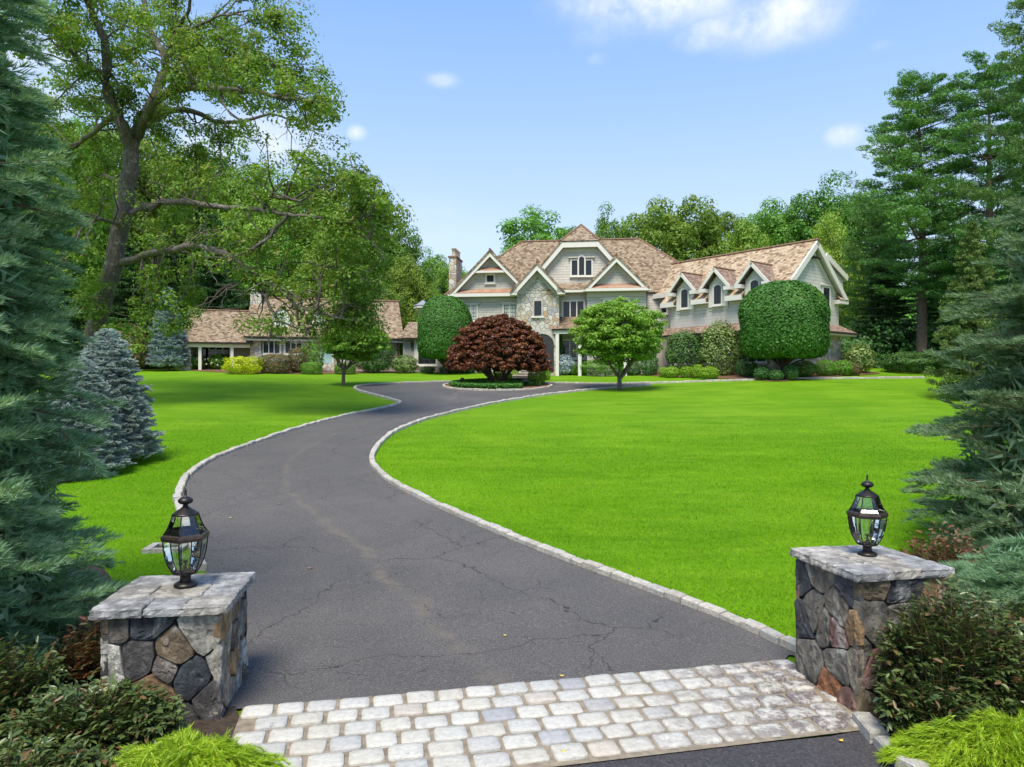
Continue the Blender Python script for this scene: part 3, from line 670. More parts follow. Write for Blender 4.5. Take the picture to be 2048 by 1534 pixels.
def pillar(c, rz, seed, label, pals, top=.91, side=.84, cap=.99, nx=3, ny=4):
    root = empty('stone_pillar', (c[0], c[1], gz(*c)), label, 'gate pillar')
    rg = np.random.default_rng(seed); g0 = gz(*c)-.1; ct = .07; Hh = top-ct-g0
    a = Vector((math.cos(rz), math.sin(rz), 0)); bq = Vector((-math.sin(rz), math.cos(rz), 0)); C0 = Vector((c[0], c[1], 0)); hs = side/2
    fr = Fr(c, (a.x, a.y), (bq.x, bq.y)); core = MB(); core.box(fr, -hs+.03, hs-.03, -hs+.03, hs-.03, g0, top-ct+.002); core.build('core', M['mortar'], root)
    mb = MB(); e = .02
    def mk(o_, u_, n_): return lambda x, z, d: o_ + u_*x + n_*d + Vector((0,0,z+g0))
    stone_face(mb, mk(C0-a*(hs+e)-bq*(hs-.01), a, -bq), side+2*e, Hh, pals[0], rg, nx, ny)
    stone_face(mb, mk(C0+a*(hs-.01)-bq*(hs+e), bq, a), side+2*e, Hh, pals[1], rg, nx+1, ny-1 if pals[1] is SIDEP else ny)
    stone_face(mb, mk(C0+a*(hs+e)+bq*(hs-.01), -a, bq), side+2*e, Hh, pals[0], rg, nx, ny)
    stone_face(mb, mk(C0-a*(hs-.01)+bq*(hs+e), -bq, -a), side+2*e, Hh, pals[2], rg, nx, ny)
    mb.build('fieldstones', M['pillar_stone'], root)
    # cap of laid slabs
    cb = MB(); hc_ = cap/2; rows = [-hc_, -hc_+cap*.30, -hc_+cap*.66, hc_]
    pal = [(.40,.40,.39),(.34,.34,.35),(.44,.41,.36),(.38,.38,.39),(.42,.40,.37)]
    for r_ in range(3):
        cuts = [-hc_] + sorted([-hc_+cap*q for q in ((.38,.66),(.31,.72),(.45,.7))[r_]]) + [hc_]
        for k in range(3):
            x0, x1, y0, y1 = cuts[k], cuts[k+1], rows[r_], rows[r_+1]; kv = rg.uniform(.9,1.12); col = [v*kv for v in pal[rg.integers(5)]]
            n_ = 9; ring = []
            for q in range(n_): ring.append((x0+(x1-x0)*q/n_, y0))
            for q in range(n_): ring.append((x1, y0+(y1-y0)*q/n_))
            for q in range(n_): ring.append((x1-(x1-x0)*q/n_, y1))
            for q in range(n_): ring.append((x0, y1-(y1-y0)*q/n_))
            ring = [(x+rg.normal(0,.0035), y+rg.normal(0,.0035)) for x, y in ring]; mx_, my_ = (x0+x1)/2, (y0+y1)/2
            zt = top + rg.uniform(-.006,.003); i0 = len(cb.v); m_ = len(ring)
            for ins_, zz in ((.004, top-ct), (.0, top-ct*.72), (.004, top-ct*.35), (.003, zt-.008), (.013, zt), (.05, zt)):
                for x, y in ring:
                    jx, jy = rg.normal(0,.003,2)*(ins_ < .01)
                    xx = x - math.copysign(min(ins_, abs(x-mx_)), x-mx_) + jx; yy = y - math.copysign(min(ins_, abs(y-my_)), y-my_) + jy
                    p_ = C0 + a*xx + bq*yy; cb.v.append((p_.x, p_.y, zz + rg.normal(0,.0012)))
            for q in range(5):
                for k2 in range(m_): cb.f.append([i0+q*m_+k2, i0+q*m_+(k2+1)%m_, i0+(q+1)*m_+(k2+1)%m_, i0+(q+1)*m_+k2]); cb.col.append(col)
            cb.f.append([i0+5*m_+k2 for k2 in range(m_)]); cb.col.append(col); cb.f.append([i0+k2 for k2 in range(m_)][::-1]); cb.col.append(col)
    cb.build('capstone', M['cap'], root)
    return root
PL = (-2.73, 5.84); PR = (3.0, 6.0)
pillar(PL, R(8), 5, 'square fieldstone gate pillar left of the driveway with dark and white stones', (DARKP, SIDEP, DARKP), ny=5)
pillar(PR, R(12), 9, 'square fieldstone gate pillar half buried in dark shrubs at the end of the long kerb', (RIGHTP, RIGHTP, RIGHTP), top=1.135, side=.78, cap=.89, nx=3, ny=5)

def lantern(c, z, h, rz, label):
    """hexagonal post lantern; h = full height"""
    root = empty('post_lantern', (c[0], c[1], z), label, 'lantern', 'lanterns on the gate pillars'); k = h/.82; O = Vector((c[0], c[1], z))
    def sc(pr): return [(r*k, zz*k) for r, zz in pr]
    mb = MB(); mb.lathe(O, sc([(.090,0),(.094,.010),(.090,.022),(.070,.034),(.052,.042),(.043,.05),(.042,.09),(.048,.095),(.05,.102),(.094,.108),(.094,.114)]), 28); mb.build('base', M['bronze'], root, True)
    def hexp(r, zz, i): a_ = rz + math.pi/3*i + math.pi/2; return O + Vector((math.cos(a_)*r*k, math.sin(a_)*r*k, zz*k))
    prof = [(.094,.114),(.122,.155),(.145,.205),(.160,.26),(.169,.31),(.175,.36),(.178,.392)]
    up = [(.172,.446),(.150,.478),(.132,.515),(.117,.555),(.108,.585),(.104,.60)]
    cage = MB(); gl = MB()
    for i in range(6):
        cage.tube([hexp(r, zz, i) for r, zz in prof], .0052*k, 6); cage.tube([hexp(r, zz, i) for r, zz in up], .0052*k, 6)
        for pr in (prof, up):
            for q in range(len(pr)-1): gl.poly([hexp(*pr[q], i), hexp(*pr[q], i+1), hexp(*pr[q+1], i+1), hexp(*pr[q+1], i)])
        for (r, zz) in (prof[0], up[-1]): cage.tube([hexp(r, zz, i), hexp(r, zz, i+1)], .006*k, 6)
    cage.build('cage', M['bronze'], root, True); gl.build('glass', M['lglass'], root)
    rim = MB()
    for i in range(6):
        for (r0, z0), (r1, z1) in zip([(.168,.388),(.186,.396),(.195,.418),(.190,.438),(.170,.448)], [(.186,.396),(.195,.418),(.190,.438),(.170,.448),(.168,.388)]):
            rim.poly([hexp(r0,z0,i), hexp(r0,z0,i+1), hexp(r1,z1,i+1), hexp(r1,z1,i)])
    rim.build('rim', M['rimcopper'], root)
    dm = MB(); dm.lathe(O, sc([(.106,.597),(.108,.606),(.094,.614),(.078,.628),(.05,.646),(.027,.662),(.02,.674),(.018,.684),(.044,.692),(.058,.704),(.060,.714),(.054,.730),(.034,.744),(.013,.75),(.009,.78),(.010,.797),(.007,.803),(.006,.818),(.001,.82)]), 28); dm.build('roof', M['bronze'], root, True)
    cn = MB(); cn.lathe(O, sc([(.03,.115),(.034,.128),(.02,.143),(.008,.158),(.008,.193),(.02,.198),(.02,.21),(.001,.218)]), 14)
    can = cn.build('candelabra', M['bronze'], root, True)
    for q in range(3):
        a_ = rz + math.pi*2/3*q + .3; d = Vector((math.cos(a_), math.sin(a_), 0))*k; P_ = lambda r, zz: O + d*r + Vector((0,0,(zz-.025)*k))
        ar = MB(); ar.tube([P_(.01,.20),P_(.03,.185),P_(.055,.185),P_(.07,.20),P_(.072,.225)], .004*k, 6); ar.lathe(P_(.072,.222), sc([(.004,0),(.018,.004),(.018,.01),(.009,.014),(.009,.03)]), 12); ar.build('arm', M['bronze'], can, True)
        cd = MB(); cd.lathe(P_(.072,.252), sc([(.0095,0),(.0095,.085),(.006,.088)]), 12); cd.build('candle', M['candle'], can, True)
        bb = MB(); bb.lathe(P_(.072,.34), sc([(.005,0),(.011,.012),(.009,.03),(.002,.045)]), 10); bb.build('bulb', M['bulb'], can, True)
    return root
lantern((-2.725,5.93), .912, .815, R(8), 'black bronze hexagonal lantern on the left gate pillar beside the driveway')
lantern((3.03,6.06), 1.137, .69, R(12), 'black bronze hexagonal lantern on the gate pillar in front of the big lawn')

# drain surround beside the drive
dg = empty('drain_surround', gp(335,1096), 'pale stone edged drain inset in the grass behind the near lantern', 'drain')
o_ = gp(335,1096); fr = Fr((o_.x, o_.y), (1,.12), (-.12,1)); mb = MB()
for s0, s1, t0, t1 in ((-.27,-.17,-.22,.22),(.17,.27,-.22,.22),(-.165,.165,-.22,-.13),(-.165,.165,.13,.22)): mb.box(fr, s0, s1, t0, t1, o_.z-.05, o_.z+.035)
mb.build('stone_edging', M['kerb'], dg); mb = MB()
mb.box(fr, -.16, .16, -.12, .12, o_.z-.1, o_.z+.01)
mb.build('leaf_litter', M['soil'], dg)

# ================================================================== THE HOUSE
def window(parent, fr, s0, s1, z0, z1, t, lights=1, nx=2, nz=4, trim=.09, pane='pane', sash='frame', head=False, sill=True, arch=0, name='window', mull='trim'):
    """window standing on wall plane t (outside is -t)"""
    f = MB(); tw = trim
    if arch:
        n = 12; r = (s1-s0)/2; cx = (s0+s1)/2; k = arch/r
        inn = [(cx+r*math.cos(math.pi*q/n), z1+r*k*math.sin(math.pi*q/n)) for q in range(n+1)]
        ou = [(cx+(r+tw)*math.cos(math.pi*q/n), z1+(r+tw)*k*math.sin(math.pi*q/n)+.0) for q in range(n+1)]
        for q in range(n): f.prism(fr, [inn[q], ou[q], ou[q+1], inn[q+1]], t-.07, t-.003)
    else: f.box(fr, s0-tw, s1+tw, t-.07, t-.003, z1, z1+tw)
    f.box(fr, s0-tw, s0, t-.07, t-.003, z0-tw, z1); f.box(fr, s1, s1+tw, t-.07, t-.003, z0-tw, z1)
    f.box(fr, s0+.001, s1-.001, t-.07, t-.003, z0-tw, z0)
    if head: f.box(fr, s0-tw-.16, s1+tw+.16, t-.14, t-.003, z1+tw+.002, z1+tw+.07)
    wnd = f.build(name, M['trim'], parent)
    p = MB()
    if arch: p.prism(fr, [(s0,z0),(s1,z0)]+inn, t-.022, t-.004)
    else: p.box(fr, s0, s1, t-.022, t-.004, z0, z1)
    p.build('pane', M[pane], wnd)
    m_ = MB(); wl = (s1-s0)/lights; zt = z1+(arch*.6 if arch else 0)
    for k in range(lights):
        a = s0+wl*k; b = a+wl; e = .035
        m_.box(fr, a, a+e, t-.045, t-.023, z0, z1); m_.box(fr, b-e, b, t-.045, t-.023, z0, z1)
        m_.box(fr, a+e, b-e, t-.045, t-.023, z0, z0+e)
        if not arch: m_.box(fr, a+e, b-e, t-.045, t-.023, z1-e, z1)
        for q in range(1, nx): x = a+(b-a)*q/nx; m_.box(fr, x-.009, x+.009, t-.036, t-.023, z0+e, zt if arch else z1-e)
        for q in range(1, nz): z = z0+(z1-z0)*q/nz; m_.box(fr, a+e, b-e, t-.034, t-.024, z-.009, z+.009)
    m_.build('sash', M[sash], wnd)
    if lights > 1:
        mm = MB()
        for k in range(1, lights): mm.box(fr, s0+wl*k-.035, s0+wl*k+.035, t-.066, t-.046, z0, z1)
        mm.build('mullion', M[mull], wnd)
    if sill: sb = MB(); sb.box(fr, s0-tw-.05, s1+tw+.05, t-.13, t-.001, z0-tw-.05, z0-tw-.002); sb.build('sill', M['trim'], wnd)
    return wnd

c72 = R(7.2); am = (math.cos(c72), -math.sin(c72)); bm_ = (math.sin(c72), math.cos(c72))
H = Fr((0, 49.5), am, bm_)
house = empty('shingled_mansion', (4, 49, 3.0), 'large grey shingled mansion with stone entrance gable, cedar roofs and a long dormered wing', 'house')
EV = 8.85
# --- body
S = lambda px, py, t: H.at(px, py, t)
wall = MB(); wall.box(H, -4.3, 14.4, .35, 10.4, 2.2, EV-.05)
wall.build('wall', M['siding'], house)
rL = S(1042, 484, 5.26); rR = S(1278, 477, 5.26); RZ = 13.5; rs0, rs1 = rL[0], rR[0]
e0, e1, tb = rs0-4.9, rs1+5.6, 10.9; te = .2
P = H.P; rf = MB()
rf.slab([P(e0,te,EV),P(e1,te,EV),P(rs1,5.26,RZ),P(rs0,5.26,RZ)], .14)
rf.slab([P(e1,te,EV),P(e1,tb,EV),P(rs1,5.26,RZ)], .14); rf.slab([P(e1,tb,EV),P(e0,tb,EV),P(rs0,5.26,RZ),P(rs1,5.26,RZ)], .14)
rf.slab([P(e0,tb,EV),P(e0,te,EV),P(rs0,5.26,RZ)], .14); roof = rf.build('roof', M['roof'], house)
rc = MB(); rc.tube([P(rs0,5.26,RZ+.02),P(rs1,5.26,RZ+.02)], .09, 6)
for a_, b_ in (((rs0,5.26,RZ),(e0,te,EV)),((rs1,5.26,RZ),(e1,te,EV))): rc.tube([P(*a_),P(*b_)], .08, 6)
rc.build('ridge_cap', M['ridge'], roof)

def gable(parent, fr, tface, trake, tback, apex, fl, fr_, mats='siding', rake=.30, inner=.2, name='gable', cliptop=None, zb=None, roofm='roof', rback=None):
    """front gable: face polygon, rake boards, two roof slopes. apex/fl/fr_ = (s,z)"""
    ax, az = apex; zb_ = zb if zb is not None else min(fl[1], fr_[1])
    f = MB()
    if cliptop: (cl, cr) = cliptop[:2]; f.prism(fr, [(fl[0]+.3, zb_), (fr_[0]-.3, zb_), (cr[0], cr[1]-.2), (cl[0], cl[1]-.2)], tface, tface+.2)
    else: f.prism(fr, [(fl[0]+.3, zb_), (fr_[0]-.3, zb_), (ax, az-.3)], tface, tface+.2)
    g = f.build(name, M[mats], parent)
    b = MB(); ends = [(fl, cliptop[0] if cliptop else apex), (fr_, cliptop[1] if cliptop else apex)]
    if cliptop:
        pts_o = [fl, cliptop[0], cliptop[1], fr_]
    else: pts_o = [fl, apex, fr_]
    def off(pts, d):
        res = []
        for i, p in enumerate(pts):
            def nrm(a, b2): dx, dz = b2[0]-a[0], b2[1]-a[1]; L = math.hypot(dx, dz); return (dz/L, -dx/L)
            if i == 0: n1 = nrm(pts[0], pts[1]); res.append((p[0]+abs(n1[0])*0+d/abs(n1[0]) if abs(n1[0])>.1 else p[0], p[1]))
            elif i == len(pts)-1: n1 = nrm(pts[-2], pts[-1]); res.append((p[0]-d/abs(n1[0]), p[1]))
            else:
                n1, n2 = nrm(pts[i-1], p), nrm(p, pts[i+1]); mx, mz = n1[0]+n2[0], n1[1]+n2[1]; q = d*2/(mx*mx+mz*mz); res.append((p[0]+mx*q, p[1]+mz*q))
        return res
    o1 = pts_o; o2 = off(pts_o, rake)
    for i in range(len(o1)-1): b.prism(fr, [o1[i], o1[i+1], o2[i+1], o2[i]], trake, trake+.09)
    rk = b.build('rake_board', M['trim'], g)
    b = MB(); q1 = off(pts_o, rake-.04); q2 = off(pts_o, rake+inner)
    for i in range(len(q1)-1): b.prism(fr, [q1[i], q1[i+1], q2[i+1], q2[i]], tface-.05, tface-.002)
    b.build('frieze', M['frieze'], g)
    b = MB()      # soffit
    for i in range(len(o1)-1):
        b.slab([fr.P(o1[i][0], trake+.09, o1[i][1]-.05), fr.P(o1[i+1][0], trake+.09, o1[i+1][1]-.05), fr.P(o1[i+1][0], tface, o1[i+1][1]-.05), fr.P(o1[i][0], tface, o1[i][1]-.05)], .1)
    b.build('soffit', M['trim'], g)
    r_ = MB(); bk = rback or tback
    for i in range(len(o1)-1):
        if cliptop and i == 1: continue
        p0, p1 = o1[i], o1[i+1]
        if cliptop:
            if i == 0: p1 = apex
            else: p0 = apex
            fx, bx = (p0, p1) if i == 0 else (p1, p0)
            clp = cliptop[0] if i == 0 else cliptop[1]
            r_.slab([fr.P(fx[0], trake-.05, fx[1]+.05), fr.P(clp[0], trake-.05, clp[1]+.05), fr.P(ax, cliptop[2], az+.05), fr.P(ax, tback, az+.05), fr.P(fx[0], tback, fx[1]+.05)], .1)
        else: r_.slab([fr.P(p0[0], trake-.05, p0[1]+.06), fr.P(p1[0], trake-.05, p1[1]+.06), fr.P(p1[0], tback, p1[1]+.06), fr.P(p0[0], tback, p0[1]+.06)], .12)
    if cliptop: r_.slab([fr.P(cliptop[0][0]-.05, trake-.06, cliptop[0][1]+.06), fr.P(cliptop[1][0]+.05, trake-.06, cliptop[1][1]+.06), fr.P(ax, cliptop[2], az+.06)], .1)
    rr = r_.build('roof', M[roofm], g)
    c_ = MB(); c_.tube([fr.P(ax, (cliptop[2] if cliptop else trake-.07), az+.08), fr.P(ax, tback, az+.08)], .08, 6)
    if cliptop:
        for q in (0,1): c_.tube([fr.P(ax, cliptop[2], az+.08), fr.P(cliptop[q][0], trake-.06, cliptop[q][1]+.08)], .07, 6)
    c_.build('ridge_cap', M['ridge'], g)
    return g

# --- left bay
wL = MB(); sL0 = S(911, 600, 0)[0]; sL1 = S(1040, 600, 0)[0]; wL.box(H, sL0, sL1, 0, .5, 2.2, EV); wL.build('wall', M['siding'], house)
aL = S(979.5, 500.5, -.5); fL = S(896.5, 589, -.5); fR = (2*aL[0]-fL[0], fL[1])
gL = gable(house, H, 0, -.5, 3.8, aL, fL, fR, zb=EV)
mb = MB(); zt = S(965, 586.5, -.5)[1]; zb = S(965, 593, -.5)[1]; mb.box(H, fL[0]-.02, S(1034,590,-.5)[0], -.53, -.3, zb, zt); mb.build('fascia', M['trim'], gL)
mb = MB(); mb.slab([P(fL[0]+.32,-.52,zt+.02),P(fR[0]-.1,-.52,zt+.02),P(fR[0]-.35,-.0,zt+.36),P(fL[0]+.62,-.0,zt+.36)], .04); mb.build('copper_pent', M['copper'], gL)
mb = MB(); mb.box(H, fL[0]+.3, fR[0]-.1, -.5, .3, zb-.02, zb+.03); mb.box(H, sL0, sL1, -.06, -.002, zb-.34, zb-.03); mb.build('frieze', M['frieze'], gL)
j0, j1 = S(949,542.5,-.5), S(1013,542.5,-.5); z0_, z1_ = S(980,545,-.5)[1], S(980,541,-.5)[1]
mb = MB(); mb.box(H, j0[0], j1[0], -.47, -.02, z0_, z1_); mb.build('collar_board', M['trim'], gL)
mb = MB(); mb.slab([P(j0[0]+.32,-.45,z1_+.01),P(j1[0]-.32,-.45,z1_+.01),P(j1[0]-.55,-.08,z1_+.3),P(j0[0]+.55,-.08,z1_+.3)], .03); mb.build('copper_pent', M['copper'], gL)
def wpx(parent, fr, t, x0, x1, ytop, ybot, **k):
    a = fr.at(x0, ybot, t); b = fr.at(x1, ytop, t); c = fr.at(x1, ybot, t); return window(parent, fr, a[0], b[0], (a[1]+c[1])/2, b[1], t, **k)
wpx(gL, H, 0, 974, 987.5, 550.5, 564, nx=3, nz=3, trim=.12)
wpx(house, H, 0, 931, 953, 611, 640, lights=2, nx=2, nz=4, pane='curtain', head=True, trim=.11)
wpx(house, H, 0, 1008, 1031.5, 609.5, 640, lights=2, nx=2, nz=4, pane='curtain', head=True, trim=.11)
wpx(house, H, 0, 931, 953, 680, 720, lights=2, nx=2, nz=4, head=True, trim=.11)
wpx(house, H, 0, 985, 1015, 680, 722, lights=3, nx=2, nz=4, head=True, trim=.11)
# --- chimney
ch = MB(); hc = Fr(tuple(H.P(0,1.2,0)[:2]), am, bm_); c0 = hc.at(897.8,512,0); c1 = hc.at(913,512,0); ch.box(hc, c0[0], c1[0]-.02, 0, 2.1, 2.2, c0[1]-.12)
chim = ch.build('chimney', M['rubble'], house)
mb = MB(); mb.box(hc, c0[0]-.06, c1[0]+.04, -.06, 2.16, c0[1]-.12, c0[1]); mb.build('chimney_cap', M['ridge'], chim)
for k in range(4):
    q = hc.P((c0[0]+c1[0])/2+.03, .28+.5*k, c0[1]); mb = MB(); mb.lathe(q, [(.17,0),(.15,.06),(.14,.5),(.19,.54),(.19,.6),(.13,.62),(.11,.62),(.10,.3)], 14); mb.build('chimney_pot', M['claypot'], chim, True)
# --- stone entrance tower
tT = -2.3; s0 = S(1033.5, 600, tT)[0]; s1 = S(1118, 600, tT)[0]; aT = S(1074, 525, tT-.5)
wT = MB(); zf = S(1030,583,tT)[1]; wT.box(H, s0, s1, tT, .3, 2.2, zf+.1); tw = wT.build('stone_wall', M['rubble'], house)
hw = (s1-s0)/2+.42; cxT = aT[0]; sl = 1.08
fl = (cxT-hw, aT[1]-hw*sl); fr2 = (cxT+hw, aT[1]-hw*sl)
gT = gable(house, H, tT, tT-.5, 2.2, aT, fl, fr2, mats='rubble', zb=zf, rake=.34, inner=.22)
for sg, f_ in ((1, fl), (-1, fr2)):
    mb = MB(); x0, x1 = sorted((f_[0], f_[0]+sg*.5)); mb.prism(H, [(f_[0], f_[1]-.02),(f_[0]+sg*.52, f_[1]-.02+.02),(f_[0]+sg*.52, f_[1]-.02+.5)] if sg>0 else [(f_[0], f_[1]-.02),(f_[0]+sg*.52, f_[1]+.48),(f_[0]+sg*.52, f_[1])], tT-.5, tT+.1)
    mb.box(H, x0, x1, tT-.495, tT+.3, f_[1]-.12, f_[1]-.021); mb.build('eave_return', M['trim'], gT)
a = S(1068.5, 631, tT); b = S(1083, 602, tT)
wn_ = MB(); wn_.box(H, a[0], b[0], tT-.02, tT-.004, a[1], b[1]); wt = wn_.build('window', M['pane'], house)
mb = MB()
for x0, x1, z0, z1 in ((a[0]-.09,a[0],a[1]-.06,b[1]+.12),(b[0],b[0]+.09,a[1]-.06,b[1]+.12),(a[0],b[0],b[1],b[1]+.12)): mb.box(H, x0, x1, tT-.05, tT-.003, z0, z1)
mb.build('stone_surround', M['steps'], wt); mb = MB(); mb.box(H, a[0]-.2, b[0]+.2, tT-.12, tT-.001, a[1]-.16, a[1]-.062); mb.build('sill', M['trim'], wt)
# arched entry: flat dark panel paints the shade inside the doorway
cxE = S(1085, 700, tT)[0]; mb = MB(); n = 12; pts = [(cxE-.75, 3.35),(cxE+.75, 3.35)]+[(cxE+.75*math.cos(math.pi*q/n), 5.1+.75*math.sin(math.pi*q/n)) for q in range(n+1)]
mb.prism(H, pts, tT-.03, tT-.004); ent = mb.build('dark_doorway', M['frame'], house)
mb = MB()
for q in range(n): A, B = math.pi*q/n, math.pi*(q+1)/n; mb.prism(H, [(cxE+r*math.cos(t), 5.1+r*math.sin(t)) for r, t in ((.78,A),(1.05,A),(1.05,B),(.78,B))], tT-.07, tT-.003)
mb.build('stone_arch', M['steps'], ent)
# --- centre bay
tC = -.9; c0s = S(1110,600,tC)[0]; c1s = S(1176,600,tC)[0]; mb = MB(); mb.box(H, c0s, c1s, tC, .4, 2.2, EV+.02); mb.build('wall', M['siding'], house)
zt = S(1146,578.5,tC-.5)[1]; zb = S(1146,584.5,tC-.5)[1]; xl = S(1124,580,tC-.5)[0]; xr = S(1167,580,tC-.5)[0]
mb = MB(); mb.box(H, xl-.3, xr, tC-.5, tC-.3, zb, zt); fc = mb.build('fascia', M['trim'], house)
mb = MB(); mb.box(H, xl-.3, xr+.4, tC-.48, tC, zb-.02, zb+.03); mb.box(H, c0s, c1s, tC-.05, tC-.002, zb-.5, zb-.021); mb.build('frieze', M['frieze'], house)
mb = MB(); mb.slab([P(xl-.3,tC-.52,zt+.01),P(xr+.5,tC-.52,zt+.01),P(xr+.5,-.35,zt+.55),P(xl-.6,-.35,zt+.55)], .08); mb.build('pent_roof', M['roof'], house)
wpx(house, H, tC, 1127, 1167, 603, 635.5, lights=3, nx=3, nz=4, trim=.13)
# big clipped gable
tG = -.3; A = S(1044,575,tG-.4); B = S(1276,573,tG-.4); CL = S(1121,483.5,tG-.4); CR = S(1200,482.5,tG-.4)
cx = (CL[0]+CR[0])/2; slp = (CL[1]-A[1])/(CL[0]-A[0]); apz = CL[1]+slp*(CR[0]-CL[0])/2
zc = (CL[1]+CR[1])/2; CL = (CL[0], zc); CR = (CR[0], zc)
gG = gable(house, H, tG, tG-.4, 7.0, (cx, apz), (A[0], A[1]), (2*cx-A[0], A[1]), cliptop=(CL, CR, tG+1.9), zb=EV+.1, rake=.38, inner=.26)
y_s, y_b = 521, 550.5
w1 = wpx(gG, H, tG, 1143.5, 1155, y_s, y_b, nx=3, nz=5, trim=.1); w3 = wpx(gG, H, tG, 1171.5, 1183, y_s, y_b, nx=3, nz=5, trim=.1)
w2 = wpx(gG, H, tG-.03, 1158, 1168.5, 519, y_b, nx=3, nz=5, trim=.1, arch=.19)
h0 = S(1137, 516, tG); h1 = S(1156, 516, tG); h2 = S(1171, 516, tG); h3 = S(1190,516,tG); mb = MB(); mb.box(H, h0[0], h1[0], tG-.16, tG, h0[1]-.03, h0[1]+.05); mb.build('window_cornice', M['frieze'], gG); mb = MB(); mb.box(H, h2[0], h3[0], tG-.16, tG, h0[1]-.03, h0[1]+.05); mb.build('window_cornice', M['frieze'], gG)
# --- right bay
tR = -1.75; r0 = S(1174,600,tR)[0]; r1 = S(1292,600,tR)[0]; mb = MB(); mb.box(H, r0, r1, tR, .5, 2.2, EV); mb.build('wall', M['siding'], house)
aR = S(1233, 510.5, tR-.5); f0 = S(1166, 579.5, tR-.5); f1 = (2*aR[0]-f0[0], f0[1])
gR = gable(house, H, tR, tR-.5, 3.5, aR, f0, f1, zb=EV)
zt = S(1232,576,tR-.5)[1]; zb = S(1232,581.5,tR-.5)[1]
mb = MB(); mb.box(H, f0[0]-.02, f1[0]+.02, tR-.53, tR-.3, zb, zt); mb.build('fascia', M['trim'], gR)
mb = MB(); mb.slab([P(f0[0]+.3,tR-.52,zt+.02),P(f1[0]-.3,tR-.52,zt+.02),P(f1[0]-.65,tR,zt+.36),P(f0[0]+.65,tR,zt+.36)], .04); mb.build('copper_pent', M['copper'], gR)
mb = MB(); mb.box(H, f0[0]+.2, f1[0]-.1, tR-.5, tR, zb-.02, zb+.03); mb.box(H, r0, r1, tR-.05, tR-.002, zb-.34, zb-.03); mb.build('frieze', M['frieze'], gR)
wpx(house, H, tR, 1210, 1256, 601, 634, lights=3, nx=3, nz=4, trim=.13, head=True)
# porch roof and ground floor under centre and right bays
zp1 = S(1146,641,tC)[1]; zp0 = S(1146,658,tC-1.4)[1]; mb = MB()
mb.slab([P(c0s-.1,tC-1.6,zp0),P(r1+.3,tC-1.6,zp0),P(r1+.3,tR-.0,zp1-.05),P(c1s,tR,zp1-.05),P(c1s,tC,zp1+.25),P(c0s+.3,tC,zp1+.25)], .1); pr = mb.build('porch_roof', M['roof'], house)
mb = MB(); mb.box(H, c0s, r1+.3, tC-1.62, tC-1.5, zp0-.32, zp0-.1); mb.build('porch_beam', M['trim'], pr)
mb = MB(); mb.box(H, c0s-.1, r1+.3, tC-1.73, tC-1.62, zp0-.1, zp0+.01); mb.build('gutter', M['gutter'], pr)
for x in np.linspace(c0s+.25, r1+.1, 5):
    mb = MB(); mb.box(H, x-.11, x+.11, tC-1.62, tC-1.4, 3.0, zp0-.325); mb.build('porch_column', M['trim'], house)
wpx(house, H, tC, 1126, 1168, 682, 715, lights=3, nx=3, nz=3, trim=.12)
wpx(house, H, tR, 1205, 1260, 682, 715, lights=3, nx=3, nz=3, trim=.12)

# --- right wing with three dormers
u_ = Vector((-.617, .787)).normalized(); w_ = Vector((u_.y, -u_.x)); Lc = (15.31, 40.0)
Wf = Fr(Lc, u_, w_); Gf = Fr(Lc, w_, u_); ZE, ZR, WD = 7.88, 11.12, 7.2; SL = (ZR-ZE)/(WD/2)
gzw = 2.5
s8 = Wf.at(1321, 607, 0)[0]; s14 = 14.5
wing = MB(); wing.box(Wf, .35, s8-.5, .4, WD-.4, gzw, ZE+.25); wing.box(Wf, s8-.501, s14, 1.3, WD-.4, gzw, ZE+.9)
wg = wing.build('wall', M['sidingw'], house)
def rz_(t): return ZE+SL*t if t <= WD/2 else ZE+SL*(WD-t)
rf = MB(); X = Wf.P
DRM = [Wf.at(px, 600, .4)[0] for px in (1372, 1438, 1512)]
rf.slab([X(-.05,.901,rz_(.9)),X(s14,.901,rz_(.9)),X(s14,WD/2,ZR),X(-.05,WD/2,ZR)], .12)
_e = [s8] + [v for s in DRM for v in (s+.7, s-.7)] + [-.05]
for k in range(0, len(_e), 2): rf.slab([X(_e[k+1],0,ZE),X(_e[k],0,ZE),X(_e[k],.9,rz_(.9)),X(_e[k+1],.9,rz_(.9))], .12)
rf.slab([X(-.05,WD,ZE),X(s14,WD,ZE),X(s14,WD/2,ZR),X(-.05,WD/2,ZR)], .12); wroof = rf.build('roof', M['roofsunlit'], house)
mb = MB(); mb.tube([X(-.1,WD/2,ZR+.03),X(s14,WD/2,ZR+.03)], .09, 6); mb.build('ridge_cap', M['ridge'], wroof)
# gable end facing right
g = MB(); g.prism(Gf, [(.4, ZE+.1),(WD-.4, ZE+.1),(WD/2, ZR-.25)], .35, .6); ge = g.build('gable', M['sidingw'], house)
mb = MB(); fl, ap, fr3 = (0, ZE), (WD/2, ZR), (WD, ZE)
for p, q in ((fl, ap), (ap, fr3)): mb.board(Gf, p, q, .32, -.06, .05)
mb.build('rake_board', M['trim'], ge)
mb = MB()
for p, q in (((.42,ZE-.02),(WD/2,ZR-.4)),((WD/2,ZR-.4),(WD-.42,ZE-.02))): mb.board(Gf, p, q, .2, .29, .348)
mb.build('frieze', M['trim'], ge)
mb = MB()
for p, q in ((fl, ap), (ap, fr3)): mb.slab([Gf.P(p[0],.05,p[1]-.13),Gf.P(q[0],.05,q[1]-.13),Gf.P(q[0],.35,q[1]-.13),Gf.P(p[0],.35,p[1]-.13)], .05)
mb.build('soffit', M['trim'], ge)
